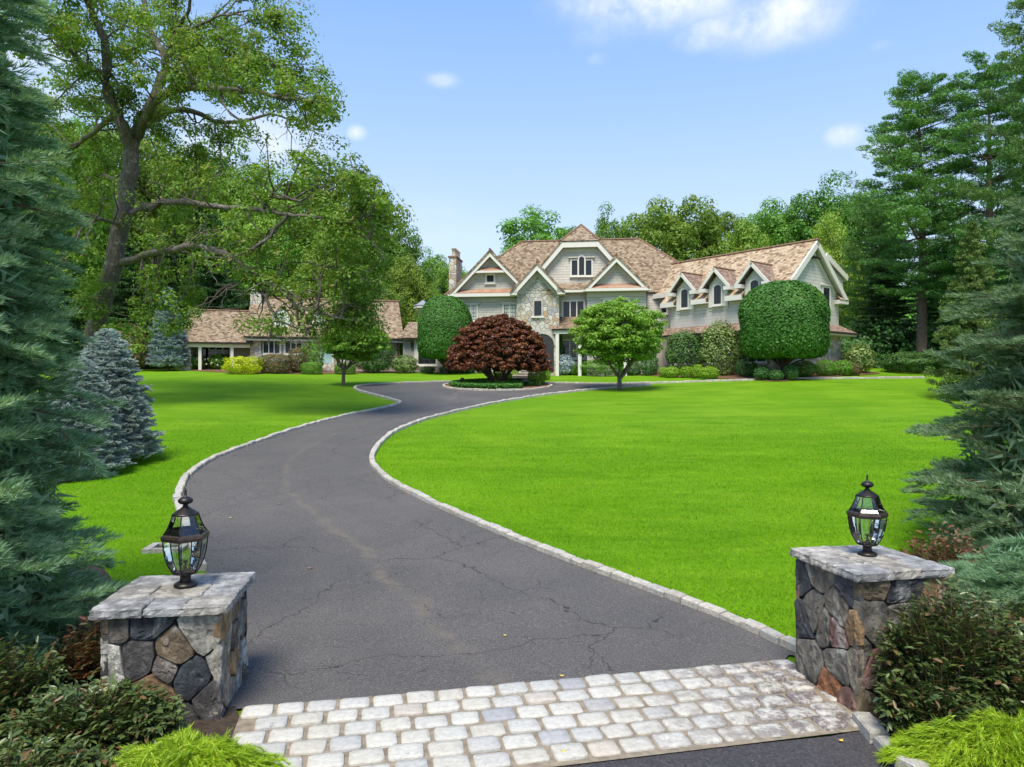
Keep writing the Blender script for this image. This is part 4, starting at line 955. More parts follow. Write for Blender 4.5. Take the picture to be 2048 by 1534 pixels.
a = Gf.at(1645, 611, .35); b = Gf.at(1657.5, 577, .35); window(ge, Gf, a[0], b[0], a[1], b[1], .35, nx=2, nz=4, trim=.12, head=True)
mb = MB(); mb.box(Gf, WD/2-.12, WD/2+.12, .05, .32, ZR-1.05, ZR-.95); mb.tube([Gf.P(WD/2+.05,.1,ZR-1.0),Gf.P(WD/2+.25,-.05,ZR-1.12)], .05, 6); mb.tube([Gf.P(WD/2-.05,.1,ZR-1.0),Gf.P(WD/2-.22,-.05,ZR-1.1)], .05, 6); mb.build('floodlight', M['gutter'], ge)
# eave return right
mb = MB(); mb.box(Gf, WD-.95, WD+.05, -.06, .6, ZE-.34, ZE-.1); er = mb.build('eave_return', M['trim'], house)
mb = MB(); mb.slab([Gf.P(WD-1.0,-.1,ZE-.08),Gf.P(WD+.1,-.1,ZE-.08),Gf.P(WD-.1,.34,ZE+.34),Gf.P(WD-.85,.34,ZE+.34)], .04); mb.build('roof', M['roofsunlit'], er)
# rear bay roof beyond the gable
a = Gf.at(1652, 506, 1.2); b = Gf.at(1694.5, 553, 1.2)
mb = MB(); mb.slab([Gf.P(a[0],1.2,a[1]),Gf.P(b[0],1.2,b[1]),Gf.P(b[0],6,b[1]),Gf.P(a[0],6,a[1])], .1); rb = mb.build('rear_dormer_roof', M['roofsunlit'], house)
mb = MB(); mb.board(Gf, a, b, .34, 1.1, 1.2); mb.build('rake_board', M['trim'], rb)
mb = MB(); mb.prism(Gf, [(WD/2+.3, ZE), (b[0]-.35, ZE), (b[0]-.35, b[1]-.2), (a[0], a[1]-.3)], 1.3, 5.8); mb.build('dormer_wall', M['sidingw'], rb)
# front fascia in pieces between dormers
DRM = []
for px in (1372, 1438, 1512):
    s = Wf.at(px, 600, .4)[0]; DRM.append(s)
prev = s8
for k, s in enumerate(DRM):
    mb = MB(); mb.box(Wf, s+.72, prev, -.06, .06, ZE-.3, ZE+.0); mb.box(Wf, s+.72, prev, .061, .4, ZE-.27, ZE-.2); mb.build('fascia', M['trim'], house); prev = s-.72
mb = MB(); mb.box(Wf, -.06, prev, -.06, .06, ZE-.3, ZE); mb.box(Wf, -.06, prev, .061, .4, ZE-.27, ZE-.2); mb.build('fascia', M['trim'], house)
mb = MB(); mb.box(Wf, s8, s14, .84, .96, rz_(.9)-.3, rz_(.9)); mb.build('fascia', M['trim'], house)
for k, s in enumerate(DRM):
    d = MB(); hw = .7; zw = ZE-.75; ze = 8.62; za = 9.72; tb_ = 2.6
    d.prism(Wf, [(s-hw, zw),(s+hw, zw),(s+hw, ze+.1),(s, ze+.1+hw*1.0),(s-hw, ze+.1)], .36, tb_); dm = d.build('dormer', M['sidingw'], house)
    mb = MB(); hf = 1.12; sl = (za-ze+.12)/hf; apx = (s, za)
    for sg in (-1, 1):
        mb.slab([Wf.P(s+sg*hf,-.1,ze-.12+.0),Wf.P(s,-.1,za),Wf.P(s,tb_,za),Wf.P(s+sg*hf,tb_-1.2,ze-.12)], .09)
    dr = mb.build('roof', M['roofred'], dm)
    mb = MB(); mb.tube([Wf.P(s,-.12,za+.02),Wf.P(s,2.3,za+.02)], .06, 6); mb.build('ridge_cap', M['ridge'], dr)
    mb = MB()
    for p, q in (((s-hf-.01, ze-.13),(s, za-.0)),((s, za),(s+hf+.01, ze-.13))): mb.board(Wf, p, q, .17, -.14, -.06)
    for sg in (-1, 1): x0, x1 = sorted((s+sg*(hf+.01), s+sg*(hw-.02))); mb.box(Wf, x0, x1, -.139, .3, ze-.36, ze-.135)
    mb.build('rake_board', M['trim'], dm)
    mb = MB(); mb.prism(Wf, [(s-hw+.05, ze-.38),(s+hw-.05, ze-.38),(s+hw-.05, ze-.1),(s, za-.34),(s-hw+.05, ze-.1)], .3, .358); mb.box(Wf, s-hw, s+hw, .3, .358, zw+.2, ze-.381); mb.build('front_panel', M['trim'], dm)
    wz1 = Wf.at(1438, 571, .35)[1]-.28; window(dm, Wf, s-.26, s+.26, ZE-.38, ze-.12, .3, nx=2, nz=5, trim=.1, arch=.17, sash='frame')
a = Wf.at(1334, 625, 1.3); b = Wf.at(1320, 597, 1.3); window(house, Wf, a[0], b[0]+.1, a[1], b[1]-.15, 1.3, nx=2, nz=4, trim=.12)
# skirt roof and stone ground floor of the wing
zk1, zk0 = 6.25, 5.72; mb = MB()
mb.slab([X(-.45,-.45,zk0),X(s8+.2,-.45,zk0),X(s8+.2,.4,zk1),X(.35,.4,zk1)], .08)
mb.slab([X(-.45,-.45,zk0),X(-.45,WD+.45,zk0),X(.35,WD-.4,zk1),X(.35,.4,zk1)], .08)
mb.slab([X(-.45,WD+.45,zk0),X(6,WD+.45,zk0),X(6,WD-.4,zk1),X(.35,WD-.4,zk1)], .08); sk = mb.build('skirt_roof', M['roofred'], house)
mb = MB(); mb.box(Wf, -.55, s8+.2, -.57, -.455, zk0-.12, zk0+.0); mb.box(Wf, -.57, -.455, -.45, WD+.5, zk0-.12, zk0); mb.build('gutter', M['gutter'], sk)
mb = MB(); mb.box(Wf, -.4, s8+.2, -.40, .3, zk0-.2, zk0-.1); mb.box(Wf, -.4, .3, .301, WD+.4, zk0-.2, zk0-.1); mb.build('soffit', M['trim'], sk)
mb = MB(); mb.box(Wf, .25, s8-.45, .3, .39, gzw, zk0-.1); mb.box(Wf, .25, .34, .391, WD-.3, gzw, zk0-.1); mb.build('stone_wall', M['rubble'], house)
a = Gf.at(1622, 711, .25); window(house, Gf, a[0]-.35, a[0]+.45, a[1]-.0, a[1]+1.2, .25, nx=2, nz=3, trim=.08)
for s in (2.2, 4.9, 7.4): window(house, Wf, s-.9, s+.9, 3.9, 5.3, .3, lights=3, nx=2, nz=3, trim=.1)

# --- low link on the left
LK = Fr((-7.9, 51.6), am, bm_); l0 = LK.at(806, 650, 0); l1 = LK.at(900, 650, 0)
ez = LK.at(822, 675.5, -.4)[1]; rz2 = 7.25
mb = MB(); mb.box(LK, l0[0], l1[0]+1.5, 0, 5, 2.2, ez); lw = mb.build('link_wall', M['clap'], house)
mb = MB(); mb.slab([LK.P(l0[0]-.2,-.4,ez),LK.P(l1[0]+2,-.4,ez),LK.P(l1[0]+2,2.2,rz2),LK.P(l0[0]-.2,2.2,rz2)], .1); mb.slab([LK.P(l0[0]-.2,5,ez),LK.P(l1[0]+2,5,ez),LK.P(l1[0]+2,2.2,rz2),LK.P(l0[0]-.2,2.2,rz2)], .1); lr = mb.build('link_roof', M['roof'], house)
mb = MB(); mb.box(LK, l0[0], l1[0]+2, -.52, -.41, ez-.14, ez-.02); mb.build('gutter', M['gutter'], lr)
mb = MB(); x = LK.at(831,700,-.05)[0]; mb.box(LK, x-.09, x+.09, -.05, -.002, 3, ez); mb.build('corner_board', M['trim'], lw)
a = LK.at(837, 728, 0); b = LK.at(872, 696, 0); window(house, LK, a[0], b[0], a[1], b[1]+.25, 0, lights=3, nx=1, nz=1, trim=.13, mull='frame', name='glazed_door')
mb = MB(); mb.box(LK, a[0]-.5, l1[0]+1.5, -.12, -.002, 2.2, a[1]-.19); mb.build('stone_base', M['rubbled'], lw)
mb = MB(); q = LK.at(830, 692, -.1); mb.box(LK, q[0]-.3, q[0]-.14, -.2, -.051, q[1]-.1, q[1]+.3); mb.build('wall_lantern', M['gutter'], lw)
# little turret with slate cap behind the link
tq = Vector((846-CX, F))/F*60; tz = lambda py: HC-(py-CY)/F*60
tur = empty('garden_turret', (tq.x, tq.y, 3.8), 'small white turret with pointed slate roof rising behind the round clipped tree', 'turret')
mb = MB(); mb.lathe((tq.x, tq.y, 0), [(.38,3.5),(.38,tz(617))], 6); mb.build('post_wall', M['trim'], tur)
mb = MB(); mb.lathe((tq.x, tq.y, 0), [(.8,tz(617)),(.8,tz(612)),], 6); mb.build('cornice', M['trim'], tur)
mb = MB(); mb.lathe((tq.x, tq.y, 0), [(.86,tz(612)+.003),(.45,tz(607)),(.02,tz(600))], 6); mb.build('roof', M['slate'], tur)

# ================================================================== COTTAGE
ca = Vector((.968, .252)).normalized(); cb_ = Vector((-ca.y, ca.x)); C = Fr((-18.8, 50.0), ca, cb_); CZ, CR_ = 5.94, 9.14
cot = empty('stone_cottage', (-13, 52, 3.5), 'low stone cottage with steep cedar roof and mint door behind the oak boughs', 'cottage')
sw = 11.13; mb = MB(); mb.box(C, .3, sw-.3, .5, 8, 2.4, CZ+.1); cw = mb.build('stone_wall', M['rubble'], cot)
mb = MB(); mb.prism(Fr((C.P(.31,0,0)[0], C.P(.31,0,0)[1]), cb_, ca), [(.5,CZ),(8,CZ),(4.2,CR_-.3)], 0, sw-.62); mb.build('gable', M['clap'], cw)
def X(s, t, z): return C.P(s, t, z)
mb = MB(); mb.slab([X(0,0,CZ),X(sw,0,CZ),X(sw,4.2,CR_),X(0,4.2,CR_)], .14); mb.slab([X(0,8.4,CZ),X(sw,8.4,CZ),X(sw,4.2,CR_),X(0,4.2,CR_)], .14); cr = mb.build('roof', M['roof'], cot)
mb = MB(); mb.tube([X(-.05,4.2,CR_+.03),X(sw+.05,4.2,CR_+.03)], .09, 6); mb.build('ridge_cap', M['ridge'], cr)
mb = MB(); mb.box(C, -.05, sw+.05, -.12, -.005, CZ-.13, CZ); mb.build('gutter', M['gutter'], cr)
mb = MB(); mb.box(C, 0, sw, .0, .5, CZ-.3, CZ-.17); mb.build('soffit', M['trim'], cr)
mb = MB(); q = C.at(511, 590, 3.6); mb.box(C, q[0]-.35, q[0]+.55, 3.4, 4.6, 8, C.at(511,579,3.6)[1]); mb.build('chimney', M['rubble'], cot)
for a, b in ((527,559),(571,603),(672,700)): wpx(cot, C, .5, a, b, 679, 706, lights=3, nx=2, nz=3, trim=.12, sash='frame', mull='white')
a = C.at(643, 726, .5); b = C.at(664, 687, .5); mb = MB(); mb.box(C, a[0], b[0], .44, .497, a[1], b[1]); dr = mb.build('door', M['mint'], cot)
mb = MB(); mb.box(C, a[0]+.08, b[0]-.08, .425, .438, b[1]-.45, b[1]-.1); mb.build('pane', M['pane'], dr)
mb = MB(); mb.box(C, a[0]-.12, a[0], .42, .498, a[1], b[1]); mb.box(C, b[0], b[0]+.12, .42, .498, a[1], b[1]); mb.box(C, a[0]-.12, b[0]+.12, .42, .498, b[1]+.001, b[1]+.12); mb.build('door_frame', M['trim'], dr)
mb = MB(); mb.lathe(C.P(b[0]-.1, .41, a[1]+1.0), [(.02,0),(.035,.02),(.02,.06)], 8); mb.build('handle', M['gutter'], dr)
st_ = MB()
for k in range(4): z1 = a[1]-.02-.17*k; st_.box(C, a[0]-.25, b[0]+.25, .1-.32*k, .42-.32*k if k else .42, z1-.8, z1)
st_.build('steps', M['rubble'], cot)
for px in (524, 751):
    q = C.at(px, 700, .4); mb = MB(); mb.tube([C.P(q[0],.02,CZ-.1),C.P(q[0],.44,CZ-.5),C.P(q[0],.44,3.4)] if px < 600 else [C.P(sw-.4,.02,CZ-.1),C.P(sw-.4,.44,CZ-.5),C.P(sw-.4,.44,3.4)], .045, 6); mb.build('downspout', M['gutter'], cot)
for px in (564, 640, 727):
    q = C.at(px, 640, 1.3); s = q[0]; d = MB(); d.prism(C, [(s-.55,6.3),(s+.55,6.3),(s+.55,7.65),(s,8.2),(s-.55,7.65)], 1.1, 3.6); dm = d.build('dormer', M['trim'], cot)
    mb = MB()
    for sg in (-1,1): mb.slab([C.P(s+sg*.72,.95,7.55),C.P(s,.95,8.35),C.P(s,3.7,8.35),C.P(s+sg*.72,3.2,7.55)], .08)
    mb.build('roof', M['roof'], dm); window(dm, C, s-.36, s+.36, 6.75, 7.7, 1.1, nx=2, nz=3, trim=.08, pane='curtain', sash='white')
# porch wing on the left
p0 = C.at(364, 683, .5)[0]; ze, zr_ = 5.5, 8.05; 
mb = MB(); mb.slab([X(p0-.3,.2,ze),X(.55,.2,ze),X(.0,4,zr_),X(p0+.1,4,zr_)], .12); mb.slab([X(p0-.3,7.8,ze),X(0,7.8,ze),X(0,4,zr_),X(p0+.1,4,zr_)], .12); mb.slab([X(p0-.3,.2,ze),X(p0-.3,7.8,ze),X(p0+.1,4,zr_)], .12); pr = mb.build('porch_roof', M['roof'], cot)
mb = MB(); mb.tube([X(p0+.1,4,zr_+.03),X(0,4,zr_+.03)], .08, 6); mb.build('ridge_cap', M['ridge'], pr)
mb = MB(); mb.box(C, p0-.3, .5, .08, .195, ze-.13, ze); mb.build('gutter', M['gutter'], pr)
mb = MB(); mb.box(C, p0-.2, .3, .35, .55, ze-.36, ze-.1); mb.build('porch_beam', M['trim'], pr)
mb = MB(); mb.box(C, p0, .3, 2.0, 2.3, 2.5, ze+.5); pw = mb.build('porch_wall', M['clap'], cot)
mb = MB(); mb.box(C, p0-.2, p0+.55, .5, 2.3, 2.5, ze-.1); mb.build('stone_pier', M['rubble'], cot)
for px in (400, 464): q = C.at(px, 700, .4); mb = MB(); mb.box(C, q[0]-.1, q[0]+.1, .36, .56, 3, ze-.361); mb.build('porch_column', M['trim'], cot)
wpx(cot, C, 2.0, 405, 459, 690, 735, lights=4, nx=1, nz=1, trim=.1, mull='white')

# entrance steps from the island
o_ = gp(1040, 764); fr = Fr((o_.x, o_.y), (math.cos(R(-14)), math.sin(R(-14))), (math.sin(R(14)), math.cos(R(14))))
se = empty('entrance_steps', o_, 'pale stone steps rising between round boxwoods behind the red maple', 'steps')
for k in range(5):
    mb = MB(); z = o_.z+.14+.15*k; mb.box(fr, -.85+.05*k, .85-.02*k, .75*k, .75*k+.9, z-.6, z-.06); t_ = mb.build('step', M['rubbled'], se)
    mb = MB(); mb.box(fr, -.92+.05*k, .92-.02*k, .75*k-.06, .75*k+.9-.061, z-.059, z); mb.build('tread', M['steps'], t_)

# ================================================================== PLANTS
def stats(): return sum(len(me.polygons) for me in bpy.data.meshes)
LM = {}
LM['oak'] = leaf_mat('oak_leaf', (.075,.16,.018), (.23,.37,.045), (.26,.22,.05), clump=.35, trans=.4)
LM['wood1'] = leaf_mat('woodland_leaf', (.08,.18,.02), (.20,.38,.05), (.25,.36,.07), clump=.25, objvar=.8, trans=.38)
LM['wood2'] = leaf_mat('lime_leaf', (.12,.23,.02), (.27,.42,.05), clump=.25, objvar=.6, trans=.3)
LM['dark'] = leaf_mat('hemlock_needle', (.025,.075,.022), (.07,.17,.045), clump=.3, objvar=.6, trans=.15)
LM['pine'] = leaf_mat('pine_needle', (.06,.18,.035), (.16,.34,.075), (.14,.16,.06), clump=.3, objvar=.5, trans=.2, p3=.05)
LM['cedar'] = leaf_mat('cedar_spray', (.07,.14,.03), (.17,.25,.06), (.2,.2,.07), clump=.4, trans=.2)
LM['fir'] = leaf_mat('fir_needle', (.11,.24,.12), (.30,.47,.28), (.46,.62,.42), clump=2.2, trans=.35, rough=.45, p3=.12)
LM['firr'] = leaf_mat('grey_fir_needle', (.08,.165,.08), (.23,.35,.20), (.38,.47,.32), clump=2., trans=.35, rough=.45, p3=.12)
LM['spruce'] = leaf_mat('blue_spruce_needle', (.27,.36,.35), (.52,.60,.59), (.64,.71,.69), clump=2., trans=.12, p3=.1)
LM['spruceb'] = leaf_mat('pale_spruce_needle', (.26,.36,.38), (.50,.60,.64), clump=1.2, trans=.12)
LM['clip'] = leaf_mat('clipped_hornbeam_leaf', (.04,.13,.018), (.095,.26,.035), (.16,.2,.05), clump=.8, trans=.25, p3=.02)
LM['maple'] = leaf_mat('red_maple_leaf', (.06,.022,.013), (.21,.065,.03), (.34,.16,.05), clump=1.1, trans=.3, p3=.13)
LM['dogwood'] = leaf_mat('dogwood_leaf', (.10,.24,.02), (.28,.48,.05), (.38,.54,.1), clump=.8, trans=.35)
LM['box'] = leaf_mat('boxwood_leaf', (.075,.20,.015), (.17,.36,.03), clump=2., objvar=.3, trans=.2)
LM['limebox'] = leaf_mat('lime_boxwood_leaf', (.15,.32,.012), (.30,.50,.03), clump=2., objvar=.2, trans=.25)
LM['green'] = leaf_mat('evergreen_shrub_leaf', (.035,.11,.02), (.10,.24,.045), (.15,.25,.1), clump=1., objvar=.5, trans=.2)
LM['rhodo'] = leaf_mat('rhododendron_leaf', (.06,.13,.025), (.19,.29,.06), (.35,.42,.15), clump=1.5, trans=.2, p3=.2)
LM['yellow'] = leaf_mat('golden_leaf', (.32,.42,.01), (.68,.72,.02), clump=1.5, trans=.3)
LM['mixed'] = leaf_mat('bronze_tinged_leaf', (.06,.09,.03), (.15,.19,.06), (.30,.12,.05), clump=1.6, trans=.2, p3=.25)
LM['leuco'] = leaf_mat('glossy_dark_leaf', (.04,.075,.022), (.14,.19,.055), (.17,.10,.045), clump=3., trans=.15, rough=.34, p3=.09, spec=.5)
LM['leucor'] = leaf_mat('reddish_tip_leaf', (.08,.08,.03), (.20,.16,.07), (.22,.08,.045), clump=3., trans=.25, rough=.35, p3=.3)
LM['thread'] = leaf_mat('gold_thread_foliage', (.16,.30,.012), (.46,.64,.03), (.60,.72,.08), clump=3., trans=.35, p3=.15)
LM['cover'] = leaf_mat('pachysandra_leaf', (.05,.16,.03), (.13,.33,.07), clump=2., trans=.25)
LM['flower'] = leaf_mat('white_hydrangea_petal', (.62,.66,.52), (.75,.76,.68), trans=.2)

def up_bias(n, rg, lo=-1.): 
    v = unit(rg.normal(0, 1, (n, 3))); v[:,2] = np.where(v[:,2] < lo, -v[:,2], v[:,2]); return v
def clump_leaves(C, Rr, per, L, W, rg, flat=.75, droop=.3):
    """C clump centres, Rr radii; leaves on the upper shell of each clump"""
    n = len(C)*per; c = np.repeat(C, per, 0); r = np.repeat(Rr, per)[:,None]
    d = unit(rg.normal(0, 1, (n, 3)) + np.array([0,0,.35])); rr = r*rg.uniform(.55, 1.05, (n,1))
    P = c + d*rr*np.array([1,1,flat]); return leaves(P, d+np.array([0,0,.5]), L, W, rg, droop)
def crown_centres(n, rx, ry, rz, z0, rg, fill=.35, top=1., lump=.14):
    d = unit(rg.normal(0, 1, (n, 3))); ph = rg.uniform(0, 6.28, 6)
    k = 1 + lump*(np.sin(3*np.arctan2(d[:,1], d[:,0])+ph[0]) + np.sin(4*d[:,2]+ph[1]) + np.sin(5*np.arctan2(d[:,1], d[:,0])+3*d[:,2]+ph[2]))
    r = rg.uniform(fill, 1, n)**.5*k; P = d*r[:,None]*np.array([rx, ry, rz]); P[:,2] += z0; return P
def woodland_tree(seed, H, W, base, mat, nc=150, per=95, leaf=.34, bark='bark', flat=.75, cr=.12):
    """broadleaf tree: returns (trunk object, crown object) data built about the origin"""
    rg = np.random.default_rng(seed); rz = (H-base)/2; C = crown_centres(nc, W/2*.86, W/2*.86, rz*.9, base+rz, rg)
    # crowns widen in the lower middle
    f = 1.05-.25*np.clip((C[:,2]-base-rz)/rz, -1, 1); C[:,:2] *= f[:,None]
    Rr = rg.uniform(.7, 1.3, nc)*W*cr
    V, Fq = clump_leaves(C, Rr, per, leaf, leaf*.62, rg, flat)
    segs = []; tr = W*.028+.06
    segs.append((curve((0,0,-.3), (rg.normal(0,.3), rg.normal(0,.3), base+rz*1.3), (rg.normal(0,.3),rg.normal(0,.3),0), 9, .05, rg), np.linspace(tr, tr*.25, 9)))
    idx = rg.choice(nc, 26, replace=False)
    for i in idx:
        c = C[i]; z0 = min(base*.7+rg.uniform(0, rz), c[2]-.3) ; segs.append((curve((0,0,max(z0, base*.5)), c, (0,0,-.3), 6, .12, rg), np.linspace(tr*.38, .03, 6)))
    tv = tubes_np(segs, 6); return tv, (V, Fq)
def place_tree(name, data, mats, loc, label, cat, group=None, rz=0, sc=(1,1,1), first={}):
    """data: list of (partname, V, F or mesh, mat)"""
    root = empty(name, loc, label, cat, group, rz)
    for pn, me, mt in data:
        o = bpy.data.objects.new(pn, me); link(o, root); o.scale = sc
        if mt is not None and me.materials[0] is not mt:
            o.material_slots[0].link = 'OBJECT'; o.material_slots[0].material = mt
    return root
def mesh_of(name, VF, mat, smooth=False):
    o = np_obj(name, VF[0], VF[1], mat, smooth=smooth); me = o.data; bpy.data.objects.remove(o); return me
def proto_tree(seed, H, W, base, leafm, barkm='bark', **k):
    t, c = woodland_tree(seed, H, W, base, leafm, **k)
    return [('trunk', mesh_of('trunk', t, M[barkm], True), None), ('crown', mesh_of('crown', c, LM[leafm]), None)]

# ---- pines and other tiered conifers
def tiered(seed, H, h0, Rb, nb, leafm, barkm, tuft=.55, per=34, nl=.22, nw=.035, prof='pine', twigs=9, up=.15, fs=.22, trr=.02):
    rg = np.random.default_rng(seed); segs = [(curve((0,0,-.3), (rg.normal(0,.2), rg.normal(0,.2), H*.97), (rg.normal(0,.15),0,0), 10), np.linspace(H*trr, .04, 10))]
    Cs, Ds, Rs_ = [], [], []
    for i in range(nb):
        f = ((i+rg.uniform(0,1))/nb)**.95; z = h0 + (H-h0)*f; az = i*2.399+rg.normal(0,.35)
        if prof == 'pine': Lb = Rb*(1-f**2.2*.72)*rg.uniform(.55,1.08)*(.55+.45*min(1, f*5))
        else: Lb = Rb*(1-f)**.8*rg.uniform(.82,1.06)+.12
        d = np.array([math.cos(az), math.sin(az), 0]); a = np.array([0,0,z]); rise = up*Lb*(1 if prof == 'pine' else 1) + (.45*Lb*f if prof == 'pine' else 0)
        b = a + d*Lb + np.array([0,0,rise]); pts = curve(a, b, (0,0,-.07*Lb), 6); segs.append((pts, np.linspace(.012*Lb+.015, .008, 6)))
        nt_ = max(3, int(twigs*Lb/Rb)+2); t = np.sort(rg.uniform(.22 if prof=='pine' else .12, 1., nt_)); t[-1] = 1
        p = np.stack([np.interp(t, np.linspace(0,1,6), pts[:,k]) for k in range(3)], 1)
        sidev = np.array([-d[1], d[0], 0]); off = (np.where(np.arange(nt_)%2, 1, -1)*rg.uniform(.2,1,nt_)*(1-.75*t)*Lb*.42)[:,None]*sidev
        Cs.append(p+off+np.array([0,0,.04])*rg.uniform(-1,2,(nt_,1))); Ds.append(np.repeat(d[None], nt_, 0)*.8+unit(off+1e-6)*.4); Rs_.append(rg.uniform(.7,1.25,nt_)*tuft*(.6+.4*Lb/Rb))
    C = np.concatenate(Cs); D = np.concatenate(Ds); Rr = np.concatenate(Rs_)
    n = len(C)*per; c = np.repeat(C, per, 0); r = np.repeat(Rr, per)[:,None]; dd = np.repeat(D, per, 0)
    q = rg.normal(0, 1, (n,3)); q = q/np.maximum(1, np.linalg.norm(q, axis=1, keepdims=True)/1.3); P = c + q*r*np.array([.6,.6,fs])
    out = unit(dd*.8 + rg.normal(0,.6,(n,3)) + np.array([0,0,.45]))
    V, Fq = leaves(P, np.cross(out, rg.normal(0,1,(n,3)))+np.array([0,0,.4]), nl, nw, rg, -.1, along=out*2)
    return tubes_np(segs, 6), (V, Fq)
def proto_conifer(leafm, barkm, *a, **k):
    t, c = tiered(*a, leafm, barkm, **k); return [('trunk', mesh_of('trunk', t, M[barkm], True), None), ('crown', mesh_of('crown', c, LM[leafm]), None)]

# ---- needle-by-needle conifers close to the camera
def bough_fir(seed, H, Rb, view_az, dens, nlen, nwid, tw, per=42, zmax=1e9, tier=0., lump=.12, z0=.05, droop=.12, blen=.6, prof=.8, back=.35, pairs=5, inner=26000, tierw=.22, ang=.8, upb=.0):
    """conifer whose outer boughs each carry paired twigs and swept needles"""
    rg = np.random.default_rng(seed); Rf = lambda z: Rb*np.clip(1-z/H, 0, 1)**prof
    zz = np.linspace(z0, min(H, zmax), 400); ar = Rf(zz)+.04; cdf = np.cumsum(ar); cdf /= cdf[-1]; hgt = min(H, zmax)-z0
    nb = int(dens*2*np.pi*Rf(np.array([z0+hgt*.4]))[0]*hgt); z = np.interp(rg.uniform(0,1,nb), cdf, zz); az = rg.uniform(0, 2*np.pi, nb)
    keep = (np.cos(az-view_az) > -.25) | (rg.uniform(0,1,nb) < back); z, az = z[keep], az[keep]; ph = rg.uniform(0, 6, 5)
    nse = np.sin(5*az+ph[0]+2.1*z/Rb*2)+np.sin(3*az-ph[1]+z*9/(Rb+.5))+np.sin(8*az+ph[2]-z*5/(Rb+.3))
    if tier: ti = np.round((z+ .25*tier*np.sin(4*az+ph[3]))/tier); z = ti*tier+rg.normal(0, tier*tierw*.5, len(z)); nse = nse*.6+1.2*np.sin(ti*2.4+3*az)
    ok = (nse > -1.9) & (z > z0) & (z < H*.995); z, az, nse = z[ok], az[ok], nse[ok]
    r = Rf(z)*(1+lump*nse/2)*rg.uniform(.64, 1.02, len(z))+.03; nb = len(z)
    o = np.stack([np.cos(az), np.sin(az), 0*az], 1); bl = np.minimum(blen, r*.9+.1)*rg.uniform(.7,1.15,nb)
    dv = unit(o+np.stack([0*az, 0*az, rg.normal(-droop+upb, .22, nb)],1)+rg.normal(0,.22,(nb,3))*[1,1,.3]); tip = o*r[:,None]+np.stack([0*z,0*z,z],1); base = tip-dv*bl[:,None]
    sv = unit(np.cross(dv, [0,0,1.])+rg.normal(0,.2,(nb,3))); P, D, L = [], [], []
    for k in range(pairs):
        f = .28+.62*k/(pairs-1)
        for sg in (-1, 1):
            l = tw*(1.25-.5*f)*rg.uniform(.7,1.2,nb); d = unit(dv*.7+sv*sg*rg.uniform(.55,1.,(nb,1))+np.stack([0*l,0*l,rg.normal(.02+upb*.6,.16,nb)],1)); P.append(base+dv*(bl*f)[:,None]); D.append(d); L.append(l)
            P.append(base+dv*(bl*f)[:,None]+d*(l*.55)[:,None]); D.append(unit(d*.7+dv*.7+rg.normal(0,.15,(nb,3)))); L.append(l*.75)
    P.append(tip-dv*.03); D.append(dv); L.append(tw*np.ones(nb)); P.append(base+dv*(bl*.45)[:,None]); D.append(dv); L.append(bl*.6)
    P, D, L = np.concatenate(P), np.concatenate(D), np.concatenate(L); n = len(P)*per; tt = rg.uniform(0,1,n)
    p = np.repeat(P,per,0)+np.repeat(D,per,0)*(tt*np.repeat(L,per))[:,None]; dd = np.repeat(D,per,0); rad = rg.normal(0,1,(n,3)); rad -= dd*np.sum(rad*dd,1,keepdims=True); rad = unit(rad); rad[:,2] = np.abs(rad[:,2])*.9-.15
    nd = unit(dd*.8+unit(rad)*ang); ln = nlen*rg.uniform(.7,1.15,(n,1))*(1.08-.35*tt[:,None]); sdv = unit(np.cross(nd, rg.normal(0,1,(n,3))))*nwid*.5
    V = np.stack([p-sdv,p+sdv,p+nd*ln],1).reshape(-1,3)
    zi = np.interp(rg.uniform(0,1,inner), cdf, zz); ai = rg.uniform(0,2*np.pi,inner); ri = Rf(zi)*rg.uniform(.35,.8,inner); pi = np.stack([np.cos(ai)*ri,np.sin(ai)*ri,zi],1); di = unit(rg.normal(0,1,(inner,3))); s2 = unit(np.cross(di, rg.normal(0,1,(inner,3))))
    V2 = np.stack([pi-s2*nwid*2.2, pi+s2*nwid*2.2, pi+di*nlen*1.9],1).reshape(-1,3); V = np.concatenate([V, V2])
    segs = [(curve((0,0,-.3),(0,0,H*.98),(0,0,0),8), np.linspace(.018*H+.02,.01,8))]
    tb = tubes_np(segs, 7); m = np.arange(nb)[::1]
    A = np.stack([base, (base+tip)/2, tip-dv*.04],1); segs2 = [(A[i], [.006,.0045,.002]) for i in m[:2600]]; mi = [(curve((0,0,max(0, tip[i][2]-.1)), base[i], (0,0,-.03), 4), np.linspace(.02,.008,4)) for i in m[::5]]
    T = merge([tb, tubes_np([(q[0], np.array(q[1])*(nlen/.08)) for q in segs2], 4), tubes_np(mi, 4)]); NFIR.append(n); return T, (V, np.arange(len(V)).reshape(-1,3))
NFIR = []
def put_fir(label, loc, leafm, name, cat, T, Cc): r_ = empty(name, loc, label, cat); np_obj('trunk', *T, M['twig'], r_); np_obj('needles', *Cc, LM[leafm], r_)
put_fir('huge blue green fir filling the left edge beside the near stone pillar', (-5.56, 5.8, 0), 'fir', 'fir_tree', 'fir tree', *bough_fir(1, 13.5, 2.12, R(-35), 19, .098, .0098, .16, per=24, zmax=6.5, tier=0, back=.1, prof=.7, lump=.085, inner=60000))
put_fir('grey green fir with layered boughs reaching in from the right edge over the lawn', (8.0, 8.9, .1), 'firr', 'fir_tree', 'fir tree', *bough_fir(2, 6.7, 2.85, R(215), 14, .10, .011, .18, per=23, tier=.6, tierw=.28, back=.1, prof=.5, lump=.12, blen=.8, z0=.15, inner=40000, droop=.05))
